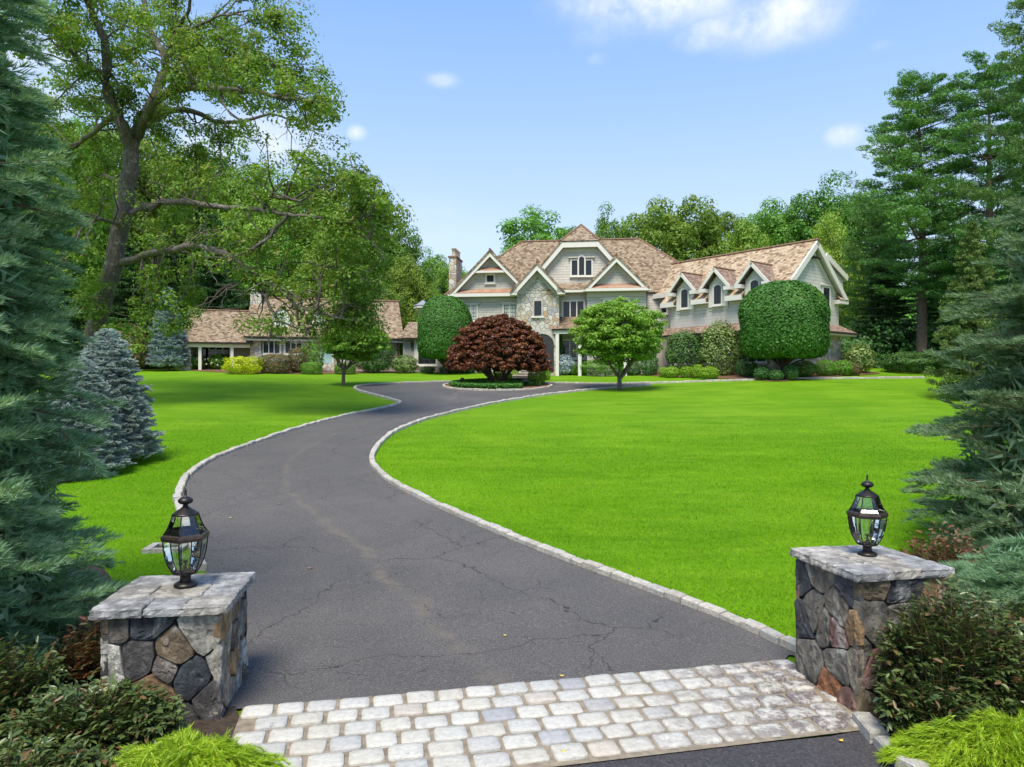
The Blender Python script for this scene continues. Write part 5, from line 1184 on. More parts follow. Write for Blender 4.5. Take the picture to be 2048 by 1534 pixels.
put_fir('low bluish fir bough showing between the dark shrubs behind the far gate pillar', (4.5, 6.0, 0), 'fir', 'fir_tree', 'fir tree', *bough_fir(3, 1.25, 1.15, R(200), 30, .075, .0055, .14, per=42, prof=.45, inner=6000, z0=.55, blen=.5))

# blue spruces
def spruce(seed, px, py, top, rpx, leafm, label, dens, pr=.7, **kw):
    g = gp(px, py); k = g.y/F; H = (py-top)*k; Rb = rpx*k; q = H/3.2
    T, Cc = bough_fir(seed, H, Rb, R(-90), dens/q/q, .05*q, .011*q, .085*q, per=26, tier=.22*q, tierw=.5, prof=pr, lump=.07, blen=.34*q, back=.5, inner=16000, upb=.25, droop=.05, z0=.06*H, ang=.7)
    put_fir(label, g, leafm, 'blue_spruce', 'spruce', T, Cc)
spruce(11, 218, 925, 660, 98, 'spruce', 'taller silvery blue spruce at the lawn edge behind the big fir', 150, .5)
spruce(12, 160, 948, 716, 96, 'spruce', 'shorter silvery blue spruce half behind the big fir on the left', 140, .5)
spruce(13, 337, 741, 576, 44, 'spruceb', 'slim pale blue spruce at the left end of the cottage', 130, .6)

# ---- shaped shrubs and crowns
def blob(w, d, h, n, L, W, rg, p=2.4, z0=0., lump=.03, shell=.16, squash=.0, tex=7, plow=None):
    """leaves in the outer shell of a superellipsoid w x d x h standing on z0"""
    u = unit(rg.normal(0, 1, (n, 3))); pp_ = np.where(u[:,2] < 0, plow or p, p); rr = (np.hypot(u[:,0], u[:,1])**pp_ + np.abs(u[:,2])**pp_)**(-1/pp_)
    ph = rg.uniform(0, 6.28, 4); az = np.arctan2(u[:,1], u[:,0])
    k = 1 + lump*(np.sin(tex*az+ph[0]+3*u[:,2])+np.sin(tex*1.4*u[:,2]+ph[1])+.8*np.sin(tex*1.9*az+ph[2]+5*u[:,2]))
    r = rr*k*(1-shell*rg.uniform(0,1,n)**1.6); P = u*r[:,None]*np.array([w/2, d/2, h/2]); nn = unit(P/np.array([w/2,d/2,h/2])**2+1e-6); P[:,2] += z0+h/2
    return leaves(P, nn+np.array([0,0,.25]), L, W, rg, .3)
def shrub(name, label, cat, px, py, wpx_, hpx, leafm, group=None, n=None, leaf=.05, p=2.4, lump=.03, dy=0., stems=True, seed=None, depth=1., shell=.2, tex=7, dens=1.):
    g = gp(px, py); k = g.y/F; w, h = wpx_*k, hpx*k; loc = Vector((g.x, g.y+dy, gz(g.x, g.y+dy)-.02)); kk = (g.y+dy)/g.y; w *= kk; h = h*kk + (g.z-loc.z)*0
    rg = np.random.default_rng(seed if seed is not None else int(px*7+py)); area = math.pi*(w*h+w*w*depth*.5)
    n = n or int(min(26000, dens*area*1.5/(leaf*leaf*.5)))
    root = empty(name, loc, label, cat, group)
    np_obj('foliage', *blob(w, w*depth, h*1.04, n, leaf, leaf*.6, rg, p, -.02*h, lump, shell, tex=tex), LM[leafm], root)
    sg = [(curve((rg.normal(0,.05*w),rg.normal(0,.05*w),-.05), (rg.normal(0,.25*w), rg.normal(0,.2*w), h*.7), (0,0,0), 5, .02*w, rg), np.linspace(.03, .01, 5)) for _ in range(6)]
    np_obj('stems', *tubes_np(sg, 5), M['darkbark'], root); return root

# clipped round headed trees
def clipped_tree(px, py, top, bot, wpx_, label, p=2.7, seed=5, dy=0):
    g = gp(px, py); g = Vector((g.x, g.y+dy, gz(g.x, g.y+dy))); k = g.y/F; z = lambda y: HC-(y-CY)*k-g.z; w = wpx_*k; h = z(top)-z(bot); rg = np.random.default_rng(seed)
    root = empty('clipped_tree', g, label, 'clipped tree', 'sheared round headed trees by the house'); np_obj('crown', *blob(w, w*.95, h, 52000, .15, .10, rg, p, z(bot), .014, .14, tex=5, plow=6), LM['clip'], root)
    np_obj('inner_foliage', *blob(w*.8, w*.76, h*.84, 9000, .34, .26, rg, p, z(bot)+h*.07, .02, .3), LM['clip'], root)
    sg = [(curve((0,0,-.2),(rg.normal(0,.06),rg.normal(0,.06),z(bot)+h*.4),(0,0,0),7,.03,rg), np.linspace(.22*w/5, .08, 7))]
    for q in range(14):
        a = rg.uniform(0, 6.28); sg.append((curve((0,0,z(bot)*rg.uniform(.4,.9)),(math.cos(a)*w*.36,math.sin(a)*w*.36,z(bot)+h*rg.uniform(.02,.3)),(0,0,.12),6,.04,rg), np.linspace(.07,.02,6)))
    np_obj('trunk', *tubes_np(sg, 7), M['darkbark'], root, smooth=True)
clipped_tree(1567, 757, 564, 716, 170, 'big clipped dark green tree with flat sided crown in front of the dormered wing', 2.6, 5)
clipped_tree(890, 748, 594, 716, 108, 'smaller clipped round green tree behind the red maple by the link', 2.4, 6)

# red japanese maple on the island
g = gp(997, 770); k = g.y/F; root = empty('japanese_maple', g, 'wide domed dark red japanese maple on the planted island', 'maple tree')
rg = np.random.default_rng(31); zc = lambda y: HC-(y-CY)*k-g.z; w = 214*k; zb, zt = zc(741), zc(624)
C = crown_centres(2400, w/2*.97, w/2*.92, (zt-zb)*.97, zb-.1, rg, fill=.62, lump=.008); C = C[C[:,2] > zb+.05]; C[:,0] += .0
V, Fq = clump_leaves(C, rg.uniform(.14,.26,len(C)), 66, .15, .07, rg, .5, .5); np_obj('crown', V, Fq, LM['maple'], root)
sg = []
for q in range(9):
    a = q*.7+rg.normal(0,.2); e = (math.cos(a)*w*.30*rg.uniform(.5,1), math.sin(a)*w*.25, zb+rg.uniform(.3,1.2)); sg.append((curve((rg.normal(0,.07),rg.normal(0,.07),-.1), e, (0,0,-.15), 8, .03, rg), np.linspace(.13,.03,8)))
for c in C[rg.choice(len(C), 40, replace=False)]: sg.append((curve((c[0]*.4,c[1]*.4,zb+.35), c, (0,0,.1), 6, .05, rg), np.linspace(.04,.01,6)))
np_obj('trunk', *tubes_np(sg, 7), M['darkbark'], root, smooth=True)

# open small trees in the lawn
def small_tree(px, py, top, bot, wpx_, label, seed, nc=130, per=105, leaf=.17, forky=.25, offx=0, cat='dogwood tree'):
    g = gp(px, py); k = g.y/F; rg = np.random.default_rng(seed); z = lambda y: HC-(y-CY)*k-g.z; w = wpx_*k; zb, zt = z(bot), z(top)
    root = empty('dogwood_tree', g, label, cat, 'small dogwood trees standing in the lawn'); C = crown_centres(nc, w/2*.86, w/2*.8, (zt-zb)*.46, (zb+zt)/2, rg, fill=.25, lump=.04); C[:,0] += offx*k
    low = C[:,2] < zb+(zt-zb)*.3; C[low,:2] *= 1.05
    V, Fq = clump_leaves(C, rg.uniform(.6,1.3,nc)*w*.08, per, leaf, leaf*.6, rg, .38, .45); np_obj('crown', V, Fq, LM['dogwood'], root)
    f = zb*forky+.35; sg = [(curve((0,0,-.2),(rg.normal(0,.04),0,f),(0,0,0),5), np.linspace(.17*w/6,.12*w/6,5))]
    mains = []
    for q in range(7):
        a = q*.9+rg.normal(0,.2); e = np.array([math.cos(a)*w*.22+offx*k*.6, math.sin(a)*w*.22, zb+(zt-zb)*rg.uniform(.3,.6)]); mains.append(e); sg.append((curve((0,0,f-.1), e, (math.cos(a)*.15,0,-.1), 8, .04, rg), np.linspace(.085*w/6,.03,8)))
    for c in C: 
        m_ = mains[int(np.argmin([np.linalg.norm(c-e) for e in mains]))]; sg.append((curve(m_*.75+np.array([0,0,f])*.25, c, (0,0,-.05), 6, .05, rg), np.linspace(.028,.008,6)))
    np_obj('trunk', *tubes_np(sg, 6), M['bark'], root, smooth=True)
small_tree(1240, 780, 597, 732, 206, 'light green spreading dogwood with forked trunk in the lawn before the porch', 41, offx=-4, nc=460, per=85, leaf=.14)
small_tree(686, 771, 640, 728, 150, 'small dark stemmed dogwood in the lawn in front of the cottage door', 42, offx=26, nc=280, per=75, leaf=.14, forky=.5)

# ---- the great oak
OY = 30.0
def OP(px, py, dy=0.): d = OY+dy; return np.array([(px-CX)/F*d, d, HC-(py-CY)/F*d])
og = np.array([(188-CX)/F*OY, OY, G((188-CX)/F*OY, OY)])
LIMBS = [  # (points px,py,depth offset), start radius, end radius
 ([(182,775,0),(192,660,0),(207,600,0),(228,520,0),(245,440,0),(255,370,0),(262,320,0),(262,290,0)], .41, .31),
 ([(262,300,0),(250,265,-.5),(228,215,-1),(212,150,-1.5),(214,95,-2),(190,40,-2.5),(168,-20,-3),(150,-90,-3)], .28, .08),
 ([(262,295,0),(290,230,.5),(320,170,1),(330,115,1.5),(300,60,2),(285,-10,2.4),(270,-80,3)], .26, .08),
 ([(275,270,0),(300,215,-1),(345,180,-2),(390,174,-3),(450,178,-3.6),(520,186,-4),(585,200,-4.5),(625,205,-5)], .20, .04),
 ([(270,280,0),(310,235,1),(370,218,2),(430,240,3),(470,246,3.5),(540,230,4.5),(600,245,5)], .17, .04),
 ([(330,130,1.2),(350,70,0),(372,30,-1),(390,-30,-2)], .12, .05),
 ([(345,60,0),(385,55,-1.5),(430,36,-2.5),(480,30,-3)], .08, .03),
 ([(262,428,0),(300,412,-1),(350,402,-2),(420,412,-3),(470,416,-3.5),(520,420,-4),(575,430,-5),(640,436,-6),(720,440,-7)], .15, .035),
 ([(575,430,-5),(540,470,-5),(505,500,-5.5)], .07, .05),
 ([(525,418,-4),(545,395,-4.5),(600,400,-5),(660,380,-6),(710,350,-6)], .08, .02),
 ([(640,436,-6),(690,455,-6.5),(740,480,-7),(770,520,-7)], .05, .02),
 ([(238,525,0),(290,512,-1),(330,500,-2),(385,492,-3),(435,502,-3.5),(480,525,-4),(520,555,-4.5),(560,580,-5),(590,610,-5),(598,650,-5),(620,668,-5)], .17, .04),
 ([(495,540,-4),(510,570,-4.5),(535,597,-5),(545,640,-5.5),(535,690,-5.5)], .08, .02),
 ([(590,610,-5),(640,625,-5.5),(700,640,-6),(740,650,-6)], .05, .02),
 ([(212,150,-1.5),(160,120,-3),(110,60,-4),(70,5,-5)], .10, .03),
 ([(228,230,-1),(180,270,1),(140,290,2),(95,240,2.5),(60,225,3)], .12, .04),
 ([(250,370,0),(200,350,2),(150,380,4),(100,400,5)], .1, .04),
 ([(245,450,0),(200,440,-2),(160,460,-3),(130,500,-3)], .08, .03)]
root = empty('oak_tree', og, 'towering old oak with leaning trunk and long arching boughs above the left lawn', 'oak tree')
rg = np.random.default_rng(77); segs = []; tips = []
for pts, r0, r1 in LIMBS:
    P = smooth_line([OP(*p) for p in pts], 4)-og; n = len(P); P[1:-1] += rg.normal(0,.03,(n-2,3)); segs.append((P, np.linspace(r0, r1, n)))
    if r0 < .4:
        st = 4 if r0 > .15 else 2
        for i in range(st, n):
            for _ in range(2):
                if rg.uniform() < .34:
                    f = i/n; L = rg.uniform(1.2, 2.9)*(1-.3*f); d = unit(rg.normal(0,1,3)+unit(P[i]-P[i-1])*.8+np.array([0,0,.25])); e = P[i]+d*L
                    b = curve(P[i], e, (0,0,rg.uniform(-.2,.3)), 6, .07, rg); segs.append((b, np.linspace(.045,.012,6)))
                    for s in range(3):
                        j = rg.integers(2,6); d2 = unit(d+rg.normal(0,.8,3)); e2 = b[j]+d2*rg.uniform(.4,1.2); segs.append((curve(b[j], e2, (0,0,0), 4, .04, rg), np.linspace(.018,.006,4))); tips.append(e2); tips.append((b[j]+e2)/2)
                    tips.append(e)
# leaf masses seen in the picture (px,py,depth,radius px, clumps)
MASS = [(110,40,-2,70,26),(180,90,-3,80,30),(90,130,-1,60,14),(250,40,1,60,20),(330,60,0,80,30),(400,60,-2,90,40),(470,90,-3,90,46),(540,60,-3,70,34),(570,20,-3,50,16),(600,150,-4,70,34),(640,200,-5,45,26),(520,170,-4,80,36),(440,150,-3,70,26),
 (160,190,0,70,26),(120,270,1,70,26),(170,340,2,80,34),(120,390,3,80,34),(200,300,1,50,16),(370,270,2,50,12),(330,330,2,60,20),(400,330,2,60,20),(300,400,3,60,16),(480,300,4,40,8),(550,290,3,30,6),(620,270,-4,45,14),
 (640,320,-6,60,20),(690,360,-6,60,26),(740,400,-7,50,26),(765,420,-7,40,18),(700,430,-6,60,22),(600,370,-5,50,12),(640,470,-6,60,16),(560,400,-4,50,10),(740,480,-7,55,22),(690,530,-6,60,20),(720,590,-6,60,30),(660,590,-6,50,22),(735,640,-6,30,14),
 (530,640,-5,35,12),(600,640,-5,35,14),(640,640,-5.5,45,24),(690,650,-6,45,26),(560,600,-5,35,8),(510,655,-5.5,22,8),(590,690,-5,18,4),
 (420,470,-2,40,6),(150,460,-2,90,34),(220,560,-3,70,26),(300,560,-3,60,24),(360,600,-2,50,12),(160,560,-2,70,26),(280,620,-2,80,34),(170,640,-1,60,22),(330,450,2,60,14),(210,400,2,60,18)]
C = list(tips)
for px, py, dd, rp, nn in MASS:
    k = OY/F
    for _ in range(nn):
        o = rg.normal(0, .55, 3)*rp*k; C.append(OP(px, py, dd)-og+o*np.array([1,1.3,.8]))
C = np.array(C); D_ = C+og; cpx = CX+F*D_[:,0]/D_[:,1]; cpy = CY-F*(D_[:,2]-HC)/D_[:,1]
lim = np.interp(cpy, [-200,0,90,110,260,300,330,395,420,600], [600,600,610,665,668,690,735,790,800,745]); gap = ((cpx-560)/110)**2+((cpy-285)/28)**2 < 1
keep = (cpx < lim-12) & ~((cpx > 470) & (cpy > 705)) & ~((cpx > 640) & (cpy > 665)) & ~((cpx > 400) & (cpx < 490) & (cpy > 560)) & (cpy < 780) & ~(gap & (rg.uniform(0,1,len(C)) < .85)) & (rg.uniform(0,1,len(C)) < np.where(cpy < 330, .62, .8))
tx = np.interp(cpy, [250,320,400,480,560,660], [262,262,252,238,218,190]); keep &= ~((np.abs(cpx-tx) < 42) & (cpy > 240) & (cpy < 640) & (rg.uniform(0,1,len(C)) < .9))
keep &= ~((cpy > 330) & (cpy < 610) & (cpx > 290) & (rg.uniform(0,1,len(C)) < .3)); keep &= ~((cpy > 440) & (cpy < 640) & (cpx > 360) & (cpx < 660) & (rg.uniform(0,1,len(C)) < .55)); keep &= ~((cpy > 585) & (cpx > 470) & (cpx < 640) & (rg.uniform(0,1,len(C)) < .62)); NT = int(keep[:len(tips)].sum()); C = C[keep]; C[NT:,1] += 1.2; tips = tips[:NT]
V, Fq = clump_leaves(C, rg.uniform(.3,.75,len(C)), 84, .14, .075, rg, .6, .35); np_obj('crown', V, Fq, LM['oak'], root)
def _in(sg):
    if sg[1][0] > .046: return True
    e = sg[0][-1]+og; ex, ey = CX+F*e[0]/e[1], CY-F*(e[2]-HC)/e[1]
    return ex < np.interp(ey, [-200,0,90,110,260,300,330,395,420,600], [600,600,610,665,668,690,735,790,800,745])-8 and not (ex > 470 and ey > 705) and ey < 770
segs = [q for q in segs if _in(q)]; TP = np.concatenate([s[0] for s in segs if s[1][0] > .03])
for c in C[len(tips)::2]:
    j = int(np.argmin(np.sum((TP-c)**2, 1))); 
    if np.linalg.norm(TP[j]-c) < 4.5: segs.append((curve(TP[j], c, (0,0,-.1), 5, .08, rg), np.linspace(.03,.008,5)))
np_obj('trunk', *tubes_np(segs, 8), M['oakbark'], root, smooth=True)

# ================================================================== WOODS AROUND THE GARDEN
PA = proto_tree(101, 16, 12.5, 3.0, 'wood1', nc=170, per=210, leaf=.30, cr=.105)
PB = proto_tree(102, 18, 11, 3.5, 'wood1', nc=180, per=200, leaf=.30, cr=.11)
PC = proto_tree(103, 15, 13, 2.0, 'wood2', nc=180, per=200, leaf=.29, cr=.10)
PD = proto_conifer('dark', 'darkbark', 104, 17, 1.0, 5.0, 90, tuft=.75, per=46, nl=.42, nw=.13, prof='fir', twigs=10, up=-.12, fs=.16)
PP1 = proto_conifer('pine', 'pinebark', 105, 22, 5.5, 5.6, 74, tuft=.85, per=110, nl=.30, nw=.055, prof='pine', twigs=13, up=.1, fs=.2, trr=.017)
PP2 = proto_conifer('pine', 'pinebark', 106, 22, 3.0, 6.0, 80, tuft=.85, per=105, nl=.30, nw=.055, prof='pine', twigs=13, up=.12, fs=.2, trr=.017)
PCd = proto_conifer('cedar', 'darkbark', 107, 11, .6, 3.0, 110, tuft=.42, per=60, nl=.22, nw=.06, prof='fir', twigs=9, up=-.05, fs=.3)
DIM = {'A': (PA,16,12.5), 'B': (PB,18,11), 'C': (PC,15,13), 'D': (PD,17,10), 'P': (PP1,22,11.2), 'Q': (PP2,22,12), 'E': (PCd,11,6.2)}
NM = {'A': ('broadleaf_tree','tree'), 'B': ('broadleaf_tree','tree'), 'C': ('broadleaf_tree','tree'), 'D': ('hemlock_tree','conifer'), 'P': ('pine_tree','pine tree'), 'Q': ('pine_tree','pine tree'), 'E': ('cedar_tree','conifer')}
def wood(kind, px, top, wd, d, rz, label, group, mat=None):
    data, H, W = DIM[kind]; x = (px-CX)/F*d; z0 = gz(x, d); h = HC-(top-CY)/F*d-z0; w = wd/F*d
    if mat: data = [(a, b, LM[mat] if a == 'crown' else None) for a, b, c in data]
    n, c = NM[kind]; return place_tree(n, data, None, (x, d, z0), label, c, group, rz, (w/W, w/W, h/H))
GB = 'trees rising behind the mansion'; GLc = 'trees rising behind the cottage'; GR = 'tall pines at the right edge of the lawn'
WOODS = [
 ('B',1075,424,190,74,.3,'dense green tree left of the mansion roof peak',GB), ('A',1150,452,130,70,1.2,'lower green tree peeking beside the roof peak',GB), ('B',1215,432,120,69,2.9,'narrow dark tree just right of the roof peak',GB),
 ('A',1335,394,260,76,2.2,'broad tall green tree behind the right main roof hip',GB), ('B',1440,425,170,80,.9,'rounded green tree behind the start of the dormered wing',GB), ('C',1492,440,150,74,.2,'bright lime green tree above the middle dormers',GB),
 ('A',1560,392,210,82,1.9,'dark green tree above the last dormer of the wing',GB), ('B',1640,380,200,78,3.3,'tall tree behind the wing gable peak',GB), ('C',1655,432,130,64,4.1,'yellow green tree just behind the wing gable peak',GB,'wood2'),
 ('A',1715,372,190,74,5.,'tall green tree between the wing gable and the pines',GB),
 ('A',905,518,100,72,.4,'dusky green tree just left of the mansion chimney',GLc), ('B',870,508,100,80,1.1,'thin green tree behind the link roof',GLc), ('C',815,518,130,68,2.,'vivid green tree above the low link roof',GLc),
 ('A',775,440,170,76,2.7,'tall green tree above the right end of the cottage roof',GLc), ('B',700,395,210,80,.2,'tall dark green tree above the cottage middle',GLc), ('C',600,352,250,70,3.6,'yellow green maple like tree above the cottage chimney',GLc,'wood2'),
 ('A',510,330,230,78,4.4,'tall green tree above the left half of the cottage',GLc), ('B',430,290,220,84,5.1,'tall green tree above the cottage porch wing',GLc), ('A',330,260,240,76,.8,'tall green tree right behind the oak trunk',GLc),
 ('B',230,250,240,82,1.7,'tall green tree seen left of the oak trunk',GLc), ('A',120,235,240,70,2.5,'tall green tree at the left behind the big fir',GLc), ('B',20,200,240,62,3.4,'tallest green tree at the left frame edge',GLc),
 ('C',655,470,170,64,5.6,'low bright tree filling in over the cottage roof',GLc), ('A',745,560,130,63,.5,'low dark green tree by the cottage right gable',GLc), ('A',560,470,150,66,2.2,'low green tree behind the cottage chimney',GLc),
 ('D',425,430,200,61,.3,'dark drooping hemlock behind the porch wing roof',GLc), ('D',345,480,180,57,2.,'dark hemlock behind the slim pale spruce',GLc), ('D',480,520,120,66,4.,'small dark hemlock left of the cottage chimney',GLc), ('D',250,470,200,52,1.,'dark hemlock behind the leaning oak trunk',GLc), ('D',130,500,220,48,5.,'dark hemlock behind the two silvery spruces',GLc),
 ('P',1842,168,350,49,.4,'tall white pine with bare lower trunk near the dark hedge',GR), ('Q',1985,130,350,46,2.1,'tall bushy white pine right of the bare trunked one',GR), ('P',2110,-60,330,38,3.3,'white pine cut by the top right corner',GR),
 ('Q',1745,400,190,56,1.3,'shorter white pine just right of the dormered wing',GR), ('D',1765,520,170,52,.7,'dark layered hemlock behind the lime rhododendron',GR), ('D',1930,470,230,52,2.7,'dark hemlock between the pine trunks',GR), ('D',1865,500,200,60,3.9,'dark hemlock behind the bare pine trunk',GR),
 ('E',1945,445,170,30,.9,'yellow green cedar in front of the tall pines',GR), ('D',2060,380,260,36,5.2,'dark hemlock behind the right grey fir',GR)]
for wd in WOODS: wood(*wd[:8], mat=wd[8] if len(wd) > 8 else None)
# the far wood that fills in between the trunks
rg = np.random.default_rng(201); n = 90000; a = rg.uniform(-1.05, 1.05, n); d = rg.uniform(84, 100, n); x = np.tan(a*.75)*d*1.05; hh = 7.5+2.2*np.sin(x*.31)+1.6*np.sin(x*.83+1)
hh = hh + 6*sst(-x, 15, 45) + 5*sst(x, 45, 60); z = G(x, d)+hh*rg.uniform(0, 1, n)**.8
V, Fq = leaves(np.stack([x, d, z], 1), np.stack([0*x+rg.normal(0,.5,n), -1+0*x, .6+0*x], 1), .75, .5, rg); tag(np_obj('woodland', V, Fq, LM['wood1']), 'far green woodland closing the view behind the trees', 'woodland', kind='stuff')
rg = np.random.default_rng(202); n = 50000; side = rg.uniform(0,1,n) < .5
x = np.where(side, rg.uniform(-52,-26,n), rg.uniform(24, 46, n)); y = np.where(side, rg.uniform(53,66,n), rg.uniform(49, 62, n)); z = G(x, y)+3.2*rg.uniform(0,1,n)**1.3*(.6+.5*np.sin(x*.9)**2)
V, Fq = leaves(np.stack([x,y,z],1), np.stack([rg.normal(0,.5,n), -1+0*x, .7+0*x],1), .3, .2, rg); tag(np_obj('undergrowth', V, Fq, LM['green']), 'dark leafy undergrowth under the trees at both sides of the lawn', 'undergrowth', kind='stuff')

# ================================================================== SHRUBS BY THE HOUSE
GX = 'round clipped shrubs in the bed below the dormered wing'
for a in [
 ('boxwood_ball','bright lime ball shrub at the left end of the lime group','shrub',1343.5,749,30,22,'limebox',GX), ('boxwood_ball','lime ball half hidden behind the leftmost lime one','shrub',1326,748,18,21,'limebox',GX),
 ('boxwood_ball','lime ball in the middle of the lime group','shrub',1373,749,27,23,'limebox',GX), ('boxwood_ball','taller lime ball tucked behind the widest one','shrub',1395,750,27,27,'limebox',GX),
 ('boxwood_ball','widest lime ball shrub nearest the lawn','shrub',1418,752,38,25,'limebox',GX), ('boxwood_ball','small rusty green ball shrub alone on bare mulch','shrub',1458,748,19,15,'mixed',GX),
 ('boxwood_ball','dark green ball shrub left of the big clipped tree','shrub',1492,750,42,36,'green',GX), ('boxwood_ball','low dark ball shrub under the left side of the big clipped crown','shrub',1525,757,34,29,'green',GX),
 ('boxwood_ball','low dark shrub at the foot of the big clipped trunk','shrub',1552,758,30,22,'green',GX), ('boxwood_ball','very dark ball just right of the big clipped trunk','shrub',1581,757,32,31,'green',GX),
 ('boxwood_ball','large dark green ball with a rusty patch under the wing window','shrub',1609,751,44,33,'box',GX), ('boxwood_ball','tall green ball in front of the stone corner','shrub',1650,749,42,33,'box',GX),
 ('boxwood_ball','wide green ball at the wing stone corner','shrub',1684,748,42,31,'box',GX), ('boxwood_ball','smaller faded ball at the right end of the bed','shrub',1709,748,24,26,'mixed',GX)]:
    a = a[:4]+(a[4]+(6 if a[3] < 1440 else 3),)+a[5:]; shrub(*a, leaf=.075, p=2.3, lump=.025)
shrub('green_shrub','round green shrub left of the lime balls','shrub',1299,750.5,36,42,'green',None,leaf=.09,lump=.05)
shrub('green_shrub','low green shrub behind the dogwood trunk','shrub',1267,750.5,30,28,'green',None,leaf=.09,lump=.05)
shrub('tall_shrub','tall rounded dark green shrub with leggy stems before the skirt roof','shrub',1370,750,78,90,'green',None,depth=.55,leaf=.12,lump=.06,p=2.2,dens=.8)
shrub('tall_shrub','tall pale green rhododendron against the stone garage wall','rhododendron',1441,752,78,110,'rhodo',None,depth=.55,leaf=.13,lump=.07,p=2.1,dens=.8)
shrub('rhododendron','lime tipped rhododendron beyond the right end of the wing','rhododendron',1718,746,62,56,'rhodo',None,leaf=.13,lump=.08,p=2.1)
shrub('hedge','low dark green hedge below the pines at the far right of the lawn','hedge',1845,745,150,42,'green',None,leaf=.12,lump=.08,p=2.2,dens=1.2)
shrub('hedge','low loose hedge in front of the porch','hedge',1205,750,110,30,'box',None,leaf=.09,lump=.06,dens=.9)
shrub('boxwood_ball','small round boxwood at the right foot of the blue dwarf spruce','shrub',1148,750,22,18,'box',None,leaf=.07)
shrub('yew_cone','dark green upright yew behind the blue dwarf spruce','shrub',1110,749,36,86,'green',None,leaf=.08,p=2.2,dens=1.2)
shrub('dwarf_spruce','pale blue dwarf spruce with flat spreading crown by the entrance','blue spruce',1124,750,52,40,'spruceb',None,leaf=.09,lump=.07,p=2.2,dens=1.4,depth=.7)
GS = 'lime green boxwood balls beside the entrance steps'
for a in [('boxwood_ball','lime ball left of the steps, nearest the maple trunk','shrub',1010,767,28,28,'limebox',GS), ('boxwood_ball','smaller lime ball behind, touching the left side of the steps','shrub',1030,759,15,22,'limebox',GS), ('boxwood_ball','lime ball seen between the maple trunks','shrub',992,762,14,24,'limebox',GS),
          ('boxwood_ball','biggest lime ball right of the steps','shrub',1074,768,38,32,'limebox',GS), ('boxwood_ball','lime ball half hidden behind the biggest one','shrub',1093,760,18,27,'limebox',GS)]: shrub(*a, leaf=.06, p=2.2)
# left bed
h1 = shrub('hydrangea','white flowered hydrangea bush beside the pale spruce','hydrangea',392,739,58,28,'box',None,leaf=.13,lump=.07); h2 = shrub('hydrangea','hydrangea bush in front of the porch glass doors','hydrangea',437,739,42,31,'box',None,leaf=.13,lump=.07)
for hh_, nn_, sd_ in ((h1, 22, 1), (h2, 7, 2)):
    rg = np.random.default_rng(sd_); ps = rg.uniform(-1, 1, (nn_, 3)); C = np.stack([ps[:,0]*.8, -.75+0*ps[:,0]-.1*np.abs(ps[:,1]), .2+.35*(ps[:,2]+1)], 1); 
    for c_ in C: V, Fq = clump_leaves(c_[None], np.array([.085]), 26, .07, .06, rg, .8); np_obj('flower_head', V, Fq, LM['flower'], hh_)
shrub('golden_shrub','bright yellow spreading shrub on the lawn edge before the cottage','shrub',488,747,76,33,'yellow',None,leaf=.1,lump=.09,p=2.6,tex=5)
shrub('hedge','bronze tinged dark hedge under the cottage windows','hedge',550,746,66,38,'mixed',None,leaf=.1,lump=.04,p=3)
shrub('hedge','taller rounded bronze tinged bush joining the hedge','shrub',592,746,40,50,'mixed',None,leaf=.1,lump=.05,dy=.4)
shrub('green_shrub','glossy bright green bush left of the mint door','shrub',621,744,44,54,'box',None,leaf=.12,lump=.07,dy=.5)
shrub('boxwood_block','clipped rectangular boxwood left of the cottage steps','shrub',623,748,42,23,'box','clipped boxwood blocks beside the cottage steps',leaf=.06,p=5,lump=.01)
shrub('boxwood_block','clipped rectangular boxwood right of the cottage steps','shrub',690,748,42,22,'box','clipped boxwood blocks beside the cottage steps',leaf=.06,p=5,lump=.01)
shrub('green_shrub','big loose green shrub between dogwood and downspout','shrub',745,746,84,74,'green',None,leaf=.13,lump=.08,p=2.2,dy=.6)
shrub('golden_shrub','yellow green mounded shrub in front of the link wall','shrub',810,746,52,35,'rhodo',None,leaf=.11,lump=.08)
shrub('rhododendron','dark mounded shrub behind the silvery spruces beside the oak','rhododendron',258,742,70,90,'mixed',None,leaf=.16,lump=.08,dens=.8)
for px, w_, h_ in ((855,30,14),(900,40,16),(935,30,14),(968,28,15)): shrub('low_shrub',f'low dark foundation shrub {"under the glazed door" if px==855 else "left of the maple under the clipped crown" if px==900 else "behind the left side of the maple" if px==935 else "behind the maple trunk"}','shrub',px,746,w_,h_,'green','low foundation shrubs',leaf=.08,lump=.07)

